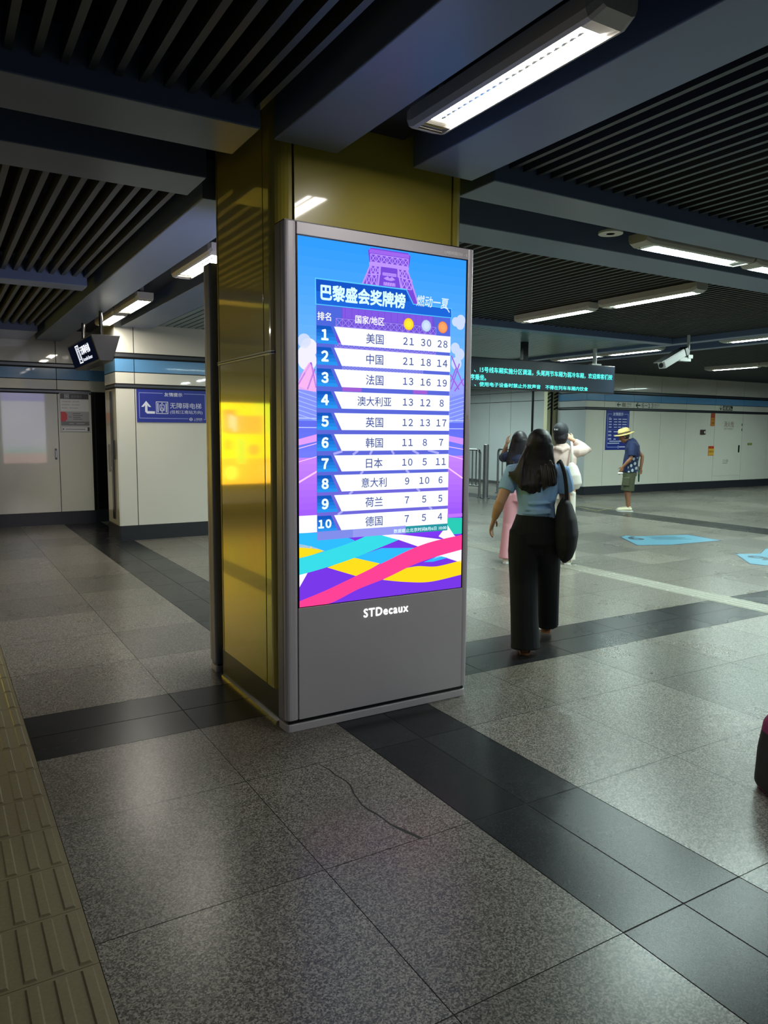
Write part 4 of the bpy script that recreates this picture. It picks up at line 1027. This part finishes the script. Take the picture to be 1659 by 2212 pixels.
for an, fd in (((-.045, .01, .082), (-.08, 1, 0)), ((.10, .47, .12), (.05, 1, 0))):
    q = MB(); a = V(an); d = V(fd).normalized(); sd_ = d.cross(V((0, 0, 1))); z = a.z-.082
    out_ = [a+d*t+sd_*w_ for t, w_ in ((-.06, .0), (-.045, .032), (.04, .036), (.12, .045), (.18, .03), (.195, 0), (.18, -.03), (.12, -.045), (.04, -.036), (-.045, -.032))]
    q.rings([[(p.x, p.y, z+h) for p in out_] for h in (0.0, .018)], SND)
    q.tube([a+d*.02+sd_*.045+V((0, 0, -.06)), a+d*.0+sd_*.02+V((0, 0, -.018)), a-d*.0-sd_*.02+V((0, 0, -.018)), a+d*.02-sd_*.045+V((0, 0, -.06))], .008, SND, 8)
    obj('sandal', q, p1, local=True)
# long straight hair
def long_hair(t, hc, R, zend, spread, mat_, n=70, yback=-.11, seed=3, vox=.006, width=.105, fall=None):
    rnd = random.Random(seed); mb = MB(); hc = V(hc)
    mb.ell(hc+R @ V((0, -.016, .03)), (.086, .102, .098), None, 20, 12, R)
    mb.tube([hc+V((0, -.04, .02)), hc+V((0, -.055, -.10)), hc+V((0, -.075, -.20)), hc+V((0, -.085, -.27))], [(.092, .065), (.105, .05), (.112, .032), (.10, .02)], None, 18, side=(1, 0, 0))
    for k in range(n):
        f = rnd.uniform(-1, 1); th = f*1.5
        top = hc+R @ V((.070*math.sin(th), -.045-.04*math.cos(th), .03+.03*rnd.random()))
        x1 = f*width+rnd.gauss(0, .008); ze = zend+spread*abs(rnd.gauss(0, .6))+(.05*abs(f)) if fall is None else fall(f)+abs(rnd.gauss(0, .03))
        p1_ = V((hc.x+x1*.9, hc.y+yback*.6-.02*math.cos(th), hc.z-.13)); p2 = V((hc.x+x1, hc.y+yback+rnd.uniform(-.012, .006), hc.z-.24)); p3 = V((hc.x+x1*.92+rnd.gauss(0, .012), hc.y+yback+rnd.uniform(-.012, .008), ze))
        mb.tube(smooth_curve([tuple(top), tuple(p1_), tuple(p2), tuple(p2.lerp(p3, .6)), tuple(p3)], 3), ([.011, .013, .015, .016]+[.0145]*4+[.012]*3+[.0085, .0055])[:13], None, 7)
    return soft('hair', mb, mat_, t, vox, 2)
hh = long_hair(p1, J['head'], rotm(0, -6, 2), 1.10, .10, HAIR, n=90, yback=-.125, fall=lambda f: 1.095+.04*abs(f+.35) if f < .05 else 1.17+.12*f)
q = MB(); rnd = random.Random(5)
q2 = MB()
for k in range(60):    # brown side strands falling over the left shoulder and loose wisps
    f = rnd.random()
    if k < 46: pts = [(-.06, -.03, 1.42), (-.088-.010*f, -.04, 1.34), (-.098-.045*f, -.065+.02*f, 1.25), (-.095-.092*f, -.082+.035*f, 1.12+.10*f+.03*rnd.random())]
    else: pts = [(.02+.08*f, -.05, 1.30), (.03+.09*f, -.078, 1.22), (.04+.08*f, -.082, 1.12+.06*f)]
    if k < 46: q.tube(smooth_curve(pts, 4), [.013-.0006*i for i in range(len(pts)*4-4)]+[.004], None, 6)
    else: q2.tube(smooth_curve(pts, 4), [.0045-.0002*i for i in range(len(pts)*4-4)]+[.0015], HAIRB, 6)
sh_ = soft('side_strands', q, HAIRB, p1, .005, 2); sh_.parent = hh
obj('loose_strands', q2, hh, local=True, smooth=True)
# black tote on her right shoulder
def world_of(t, pts):
    M = Matrix.Translation(t.location) @ t.rotation_euler.to_matrix().to_4x4(); return [M @ V(p) for p in pts]
def rel_thing(name, label, cat, base, loc):
    M = Matrix.Translation(base.location) @ base.rotation_euler.to_matrix().to_4x4()
    return thing(name, label, cat, tuple(M @ V(loc)), tuple(base.rotation_euler))
BAGM = mat('tote_black', S(19, 19, 26), .8, bump=.3, bscale=30)
bg = rel_thing('tote_bag', 'slouchy black tote hanging from the shoulder of the woman in pale blue', 'bag', p1, (.19, .03, .65))
o_ = V((.19, .03, .65)); L_ = lambda *p: V(p)-o_
mb = MB()
mb.tube([L_(.185, .05, 1.06), L_(.19, .035, 1.02), L_(.20, .02, .93), L_(.205, .02, .84), L_(.205, .02, .76), L_(.20, .03, .70), L_(.195, .04, .655)], [(.022, .09), (.05, .14), (.072, .18), (.08, .20), (.07, .18), (.055, .14), (.022, .07)], None, 32, side=(1, 0, 0))
soft('bag_body', mb, BAGM, bg, .007, 10)
for y0, y1, sx in ((-.03, -.055, .0), (.09, .10, .0)):
    q = MB(); q.tube(smooth_curve([tuple(L_(.20, y0-.02, 1.02)), tuple(L_(.195, y1, 1.14)), tuple(L_(.178, y1*.6+.01, 1.25)), tuple(L_(.150, .045, 1.318)), tuple(L_(.135, .09, 1.28)), tuple(L_(.15, .145, 1.20)), tuple(L_(.19, .14, 1.03))], 5), (.013), BAGM, 8, flat=.35)
    obj('strap', q, bg, local=True, smooth=True)

# ---- woman in pink trousers
p2 = person('woman in navy top and pink trousers, mostly hidden, hand raised to her ear', (5.75, 6.57, 0), 41)
J2 = dict(pelvis=(0, .0, .82), chest=(0, .0, 1.12), neck=(0, .02, 1.27), head=(.0, .035, 1.395), headR=rotm(-25, -3, 0),
          shL=(-.15, .0, 1.225), elL=(-.20, .20, 1.20), wrL=(-.155, .04, 1.35), shR=(.15, 0, 1.225), elR=(.20, .03, 1.0), wrR=(.16, .15, .85),
          hipL=(-.075, 0, .78), knL=(-.10, .02, .44), anL=(-.125, -.03, .082), hipR=(.075, 0, .78), knR=(.09, .22, .46), anR=(.09, .30, .10), handL=((.15, -.1, 1), (1, .2, 0), (.3, .9, .2), .3))
body(p2, SKIN, J2, .007)
mb = MB(); mb.tube([(0, 0, .86), (0, 0, .95), (0, 0, 1.10), (0, 0, 1.2), (0, .01, 1.285)], [(.145, .11), (.13, .105), (.15, .112), (.15, .10), (.06, .06)], None, 20, side=(1, 0, 0))
mb.tube([(-.09, 0, 1.23), (-.15, 0, 1.225), (-.19, .14, 1.21)], [.058, .06, .055], None, 12); mb.tube([(.09, 0, 1.23), (.15, 0, 1.225), (.18, .02, 1.12)], [.058, .06, .055], None, 12)
soft('navy_top', mb, mat('top_navy', S(26, 32, 62), .8), p2, .007)
mb = MB(); mb.tube([(0, 0, .88), (0, 0, .80), (0, 0, .72)], [(.14, .11), (.165, .125), (.16, .12)], None, 20, side=(1, 0, 0))
mb.tube([(-.08, 0, .8), (-.10, .015, .46), (-.12, -.01, .12), (-.122, -.015, .05)], [(.09, .11), (.075, .085), (.085, .10), (.09, .105)], None, 18, side=(1, 0, 0)); mb.tube([(.08, 0, .8), (.09, .21, .46), (.092, .27, .16), (.092, .275, .08)], [(.09, .11), (.075, .085), (.085, .10), (.088, .10)], None, 18, side=(1, 0, 0))
soft('pink_trousers', mb, mat('trousers_pink', S(232, 168, 178), .8), p2, .008)
SHOE = mat('shoe_cream', S(222, 214, 192), .6)
def shoes(t, J, m=SHOE, s=1.0, sole=M_WHITE):
    for k in 'LR':
        a = V(J['an'+k]); d = V(J.get('foot'+k, (0, 1, 0))); d.z = 0; d.normalize(); mb = MB()
        foot(mb, V((a.x, a.y, a.z+.004)), d, s*1.05, None, .008)
        sh = soft('shoe', mb, m, t, .007, 3)
        q = MB(); sd_ = d.cross(V((0, 0, 1))); z = a.z-.082*s
        out_ = [a+d*tt*s+sd_*w_*s for tt, w_ in ((-.075, .0), (-.055, .036), (.04, .04), (.12, .052), (.18, .036), (.205, 0), (.18, -.036), (.12, -.052), (.04, -.04), (-.055, -.036))]
        q.rings([[(p.x, p.y, z+h) for p in out_] for h in (.0, .022)], sole); obj('sole', q, sh, local=True)
shoes(p2, J2)
long_hair(p2, J2['head'], rotm(-25, -3, 0), 1.05, .10, HAIR, n=46, seed=9, vox=.008, width=.12)

# ---- woman in beige with cap
p3 = person('woman in beige long sleeved top and dark cap raising her elbow', (6.17, 6.33, 0), 44)
J3 = dict(pelvis=(0, .0, .86), chest=(0, .0, 1.18), neck=(-.01, .01, 1.34), head=(-.02, .02, 1.485), headR=rotm(-12, 4, 0),
          shL=(-.17, .0, 1.29), elL=(-.20, .14, 1.08), wrL=(-.12, .26, 1.16), shR=(.165, 0, 1.285), elR=(.275, .10, 1.30), wrR=(.115, .07, 1.425),
          hipL=(-.08, 0, .82), knL=(-.08, .14, .47), anL=(-.08, .22, .09), hipR=(.08, 0, .82), knR=(.095, .0, .46), anR=(.10, -.06, .082), handR=((-.65, .15, .45), (-.3, .9, -.3), (.2, .5, .8), .7))
body(p3, SKIN, J3, .007)
BEI = mat('knit_beige', S(208, 184, 174), .85, bump=.2, bscale=50)
mb = MB(); mb.tube([(0, 0, .86), (0, 0, .96), (0, 0, 1.10), (0, 0, 1.22), (0, .0, 1.30), (-.01, .01, 1.375)], [(.165, .125), (.158, .12), (.16, .118), (.17, .11), (.13, .09), (.065, .065)], None, 22, side=(1, 0, 0))
mb.tube([(.09, 0, 1.29), (.165, 0, 1.29), (.23, .055, 1.30), (.275, .10, 1.30), (.22, .09, 1.345), (.135, .075, 1.405)], [.06, .068, .064, .058, .052, .040], None, 14)
mb.tube([(-.09, 0, 1.29), (-.17, 0, 1.29), (-.20, .14, 1.08), (-.125, .25, 1.155)], [.06, .066, .055, .04], None, 14)
mb.tube([(-.08, -.06, 1.335), (0, -.085, 1.30), (.07, -.06, 1.335)], [.025, .035, .025], None, 10)
soft('long_sleeved_top', mb, BEI, p3, .008)
mb = MB(); mb.tube([(0, 0, .92), (0, 0, .82), (0, 0, .75)], [(.14, .11), (.165, .125), (.16, .12)], None, 20, side=(1, 0, 0))
mb.tube([(-.08, 0, .82), (-.085, .13, .47), (-.085, .20, .14), (-.085, .205, .06)], [(.09, .11), (.078, .09), (.085, .10), (.088, .1)], None, 18, side=(1, 0, 0)); mb.tube([(.08, 0, .82), (.095, 0, .47), (.10, -.04, .12), (.10, -.045, .05)], [(.09, .11), (.078, .09), (.085, .10), (.088, .1)], None, 18, side=(1, 0, 0))
soft('pale_trousers', mb, mat('trousers_pale', S(216, 210, 196), .85), p3, .008)
shoes(p3, J3)
CAP = mat('cap_dark', S(26, 28, 36), .7)
R3_ = rotm(-12, 4, 0); hc3 = V(J3['head'])
mb = MB(); mb.ell(hc3+R3_ @ V((0, -.012, .045)), (.088, .106, .094), None, 20, 12, R3_); mb.tube([tuple(hc3+R3_ @ V((0, .07, .05))), tuple(hc3+R3_ @ V((0, .13, .035))), tuple(hc3+R3_ @ V((0, .165, .02)))], [(.075, .012), (.065, .008), (.03, .005)], None, 12, side=(1, 0, 0))
cp_ = soft('cap', mb, CAP, p3, .007)
q = MB(); 
for dx in (-.018, 0, .016): q.ell(hc3+R3_ @ V((-.03+dx, -.112, .06)), (.004, .006, .011), M_WHITE, 8, 6)
obj('white_mark', q, cp_, local=True)
mb = MB(); mb.tube([tuple(hc3+V((0, -.03, .0))), tuple(hc3+V((0, -.055, -.06))), tuple(hc3+V((0, -.05, -.11)))], [(.085, .07), (.075, .05), (.05, .03)], None, 16, side=(1, 0, 0)); soft('hair', mb, HAIR, p3, .007)
wb_ = rel_thing('shoulder_bag', 'soft white bag on the back of the woman with the cap', 'bag', p3, (.13, -.16, .86))
o_ = V((.13, -.16, .86)); L_ = lambda *p: V(p)-o_
mb = MB(); mb.tube([L_(.10, -.13, 1.17), L_(.115, -.14, 1.12), L_(.13, -.16, 1.02), L_(.14, -.165, .93), L_(.15, -.16, .87)], [(.02, .02), (.06, .04), (.085, .06), (.09, .055), (.05, .03)], None, 18, side=(1, 0, 0))
WB = mat('bag_white', S(206, 200, 192), .8, bump=.3, bscale=30)
soft('bag_body', mb, WB, wb_, .008)
q = MB(); q.tube(smooth_curve([tuple(L_(.10, -.135, 1.15)), tuple(L_(.108, -.14, 1.24)), tuple(L_(.11, -.10, 1.335)), tuple(L_(.10, .02, 1.40))], 5), .013, WB, 8, flat=.4); obj('strap', q, wb_, local=True, smooth=True)

# ---- man in straw hat (faces left in the picture)
p4 = person('stooping man in straw hat, navy shirt and olive shorts standing by the blue poster', (11.47, 9.96, 0), -40.8)
J4 = dict(pelvis=(0, -.02, .80), chest=(0, -.06, 1.10), neck=(0, .0, 1.34), head=(0, .115, 1.43), headR=rotm(0, -32, 0),
          shL=(-.19, -.05, 1.27), elL=(-.235, -.03, 1.02), wrL=(-.20, .11, .86), shR=(.19, -.06, 1.27), elR=(.235, -.24, 1.05), wrR=(.20, -.22, .82),
          hipL=(-.09, -.02, .78), knL=(-.09, .02, .43), anL=(-.09, -.03, .085), hipR=(.09, -.02, .78), knR=(.09, .0, .43), anR=(.09, -.01, .085), handL=((.1, .3, -.8), (1, 0, 0), (0, 1, .2), .5), handR=((-.05, .05, -1), (-1, 0, 0), (0, 1, 0), .9))
body(p4, SKIN_T, J4, .007, s=1.02)
NAVY = mat('shirt_navy', S(22, 36, 78), .8); WPAT = mat('shirt_print_white', S(176, 190, 186), .8)
mb = MB(); mb.tube([(0, -.02, .75), (0, -.02, .86), (0, -.03, .98), (0, -.055, 1.12), (0, -.045, 1.24), (0, -.015, 1.33), (0, .01, 1.385)], [(.195, .145), (.192, .145), (.18, .14), (.19, .142), (.195, .138), (.14, .108), (.075, .072)], None, 22, side=(1, 0, 0))
for q_, y_ in ((-1, .0), (1, -.09)): mb.tube([(q_*.10, -.06, 1.28), (q_*.19, -.055, 1.275), (q_*.215, -.05+y_*.3, 1.16), (q_*.23, -.05+y_, 1.07)], [.068, .076, .078, .074], None, 14)
def shirt_print(c):
    if c.x < -.08 and c.z < 1.04 and c.y < .02:
        v = math.sin(c.z*60+c.y*35)+math.sin(c.y*80-c.z*23)
        if v > .55: return 1
    return 0
soft('shirt', mb, NAVY, p4, .007, 3, ([WPAT], shirt_print))
OLV = mat('shorts_olive', S(74, 77, 56), .85)
mb = MB(); mb.tube([(0, -.02, .84), (0, -.02, .74), (0, -.02, .68)], [(.17, .13), (.185, .135), (.175, .13)], None, 20, side=(1, 0, 0))
for q_ in (-1, 1): mb.tube([(q_*.085, -.02, .76), (q_*.095, .0, .55), (q_*.095, .01, .40)], [(.095, .12), (.098, .118), (.105, .125)], None, 18, side=(1, 0, 0))
mb.box(-.215, -.185, -.02, .11, .50, .66, None)
soft('shorts', mb, OLV, p4, .007)
shoes(p4, J4, mat('sneaker_grey', S(208, 200, 170), .6), 1.08)
R4_ = rotm(0, -32, 0); hc4 = V(J4['head']); T4 = lambda x, y, z: hc4+R4_ @ V((x, y, z))
STRAW = mat('straw', S(226, 196, 124), .75, bump=.6, bscale=120, noise=.12, nscale=80); BAND = mat('hat_band', S(70, 58, 44), .8)
ht = rotm(0, -14, 0); H4 = lambda x, y, z: hc4+V((0, -.005, .055))+ht @ V((x, y, z))
q = MB(); rs = []
for r_, z_ in ((.102, .0), (.100, .045), (.092, .085), (.07, .108), (.03, .115), (.002, .115)): rs.append([H4(r_*.92*math.cos(2*PI*k/28), r_*1.12*math.sin(2*PI*k/28), z_) for k in range(28)])
q.rings(rs, STRAW); crown = obj('hat', q, p4, local=True, smooth=True)
q = MB(); rs = []
for r_, z_ in ((.098, .006), (.14, .004), (.178, -.012), (.178, -.018), (.14, -.003), (.098, -.002)): rs.append([H4(r_*.94*math.cos(2*PI*k/28), r_*1.08*math.sin(2*PI*k/28), z_-.012*math.cos(4*PI*k/28)*(r_ > .1)) for k in range(28)])
q.rings(rs, STRAW, cap=False); obj('brim', q, crown, local=True, smooth=True)
q = MB(); rs = []
for r_, z_ in ((.104, .004), (.103, .03)): rs.append([H4(r_*.93*math.cos(2*PI*k/28), r_*1.13*math.sin(2*PI*k/28), z_) for k in range(28)])
q.rings(rs, BAND, cap=False); obj('hat_band', q, crown, local=True)
mb = MB(); mb.ell(T4(0, -.03, .0), (.079, .082, .075), None, 16, 10, R4_); soft('hair', mb, mat('hair_grey', S(60, 58, 58), .6), p4, .007)
for q_ in (-1, 1):
    q = MB(); q.ell(T4(q_*.03, .079, .008), (.010, .007, .007), mat('eye_dark', S(30, 26, 24), .3)); obj('eye', q, p4, local=True)
stk = rel_thing('folded_umbrella', 'thin green folded umbrella held behind the man in the straw hat', 'umbrella', p4, (.19, -.19, .56))
o_ = V((.19, -.19, .56)); L_ = lambda *p: V(p)-o_
q = MB(); q.tube([L_(.19, -.185, .80), L_(.19, -.188, .70), L_(.19, -.19, .56)], [.014, .02, .014], mat('umbrella_green', S(46, 104, 86), .5), 10); obj('canopy', q, stk, local=True, smooth=True)
q = MB(); q.tube([L_(.19, -.185, .80), L_(.19, -.183, .74+.12)], .011, M_BLACK, 10); obj('handle', q, stk, local=True)
pkt = rel_thing('tissue_packet', 'crumpled white packet in the front hand of the man in the straw hat', 'packet', p4, (-.19, .15, .74))
q = MB(); rn = random.Random(2)
for k in range(7): q.ell((rn.uniform(-.015, .015), rn.uniform(-.03, .03), rn.uniform(-.02, .02)), (.022, .03, .014), None, 8, 6, rotm(rn.uniform(0, 180), rn.uniform(-30, 30), 0))
soft('paper', q, M_WHITE, pkt, .006, 1)

# ---- bag at the right picture edge
tb = thing('travel_bag', 'black and magenta bag standing on the floor, cut off by the right edge', 'bag', (2.965, 1.61, 0), (0, 0, math.radians(58)))
mb = MB()
mb.rings([[(p[0]*sx+.0, p[1]*sy, z) for p in rrect(-.22, .22, -.12, .12, .06, 5)] for z, sx, sy in ((.004, .94, .9), (.03, 1, 1), (.18, .97, .97), (.30, .90, .86), (.345, .82, .66), (.352, .7, .5))], None)
soft('shell', mb, mat('bag_black', S(12, 11, 13), .6), tb, .008, 3, ([mat('bag_magenta', S(140, 20, 84), .6)], lambda c: 1 if (c.z > .262 or c.z < .02) else 0))
q = MB(); q.tube(smooth_curve([(-.10, 0, .34), (-.08, 0, .40), (0, 0, .43), (.08, 0, .40), (.10, 0, .34)], 5), .012, mat('bag_black', S(12, 11, 13), .6), 8); obj('handle', q, tb, local=True, smooth=True)
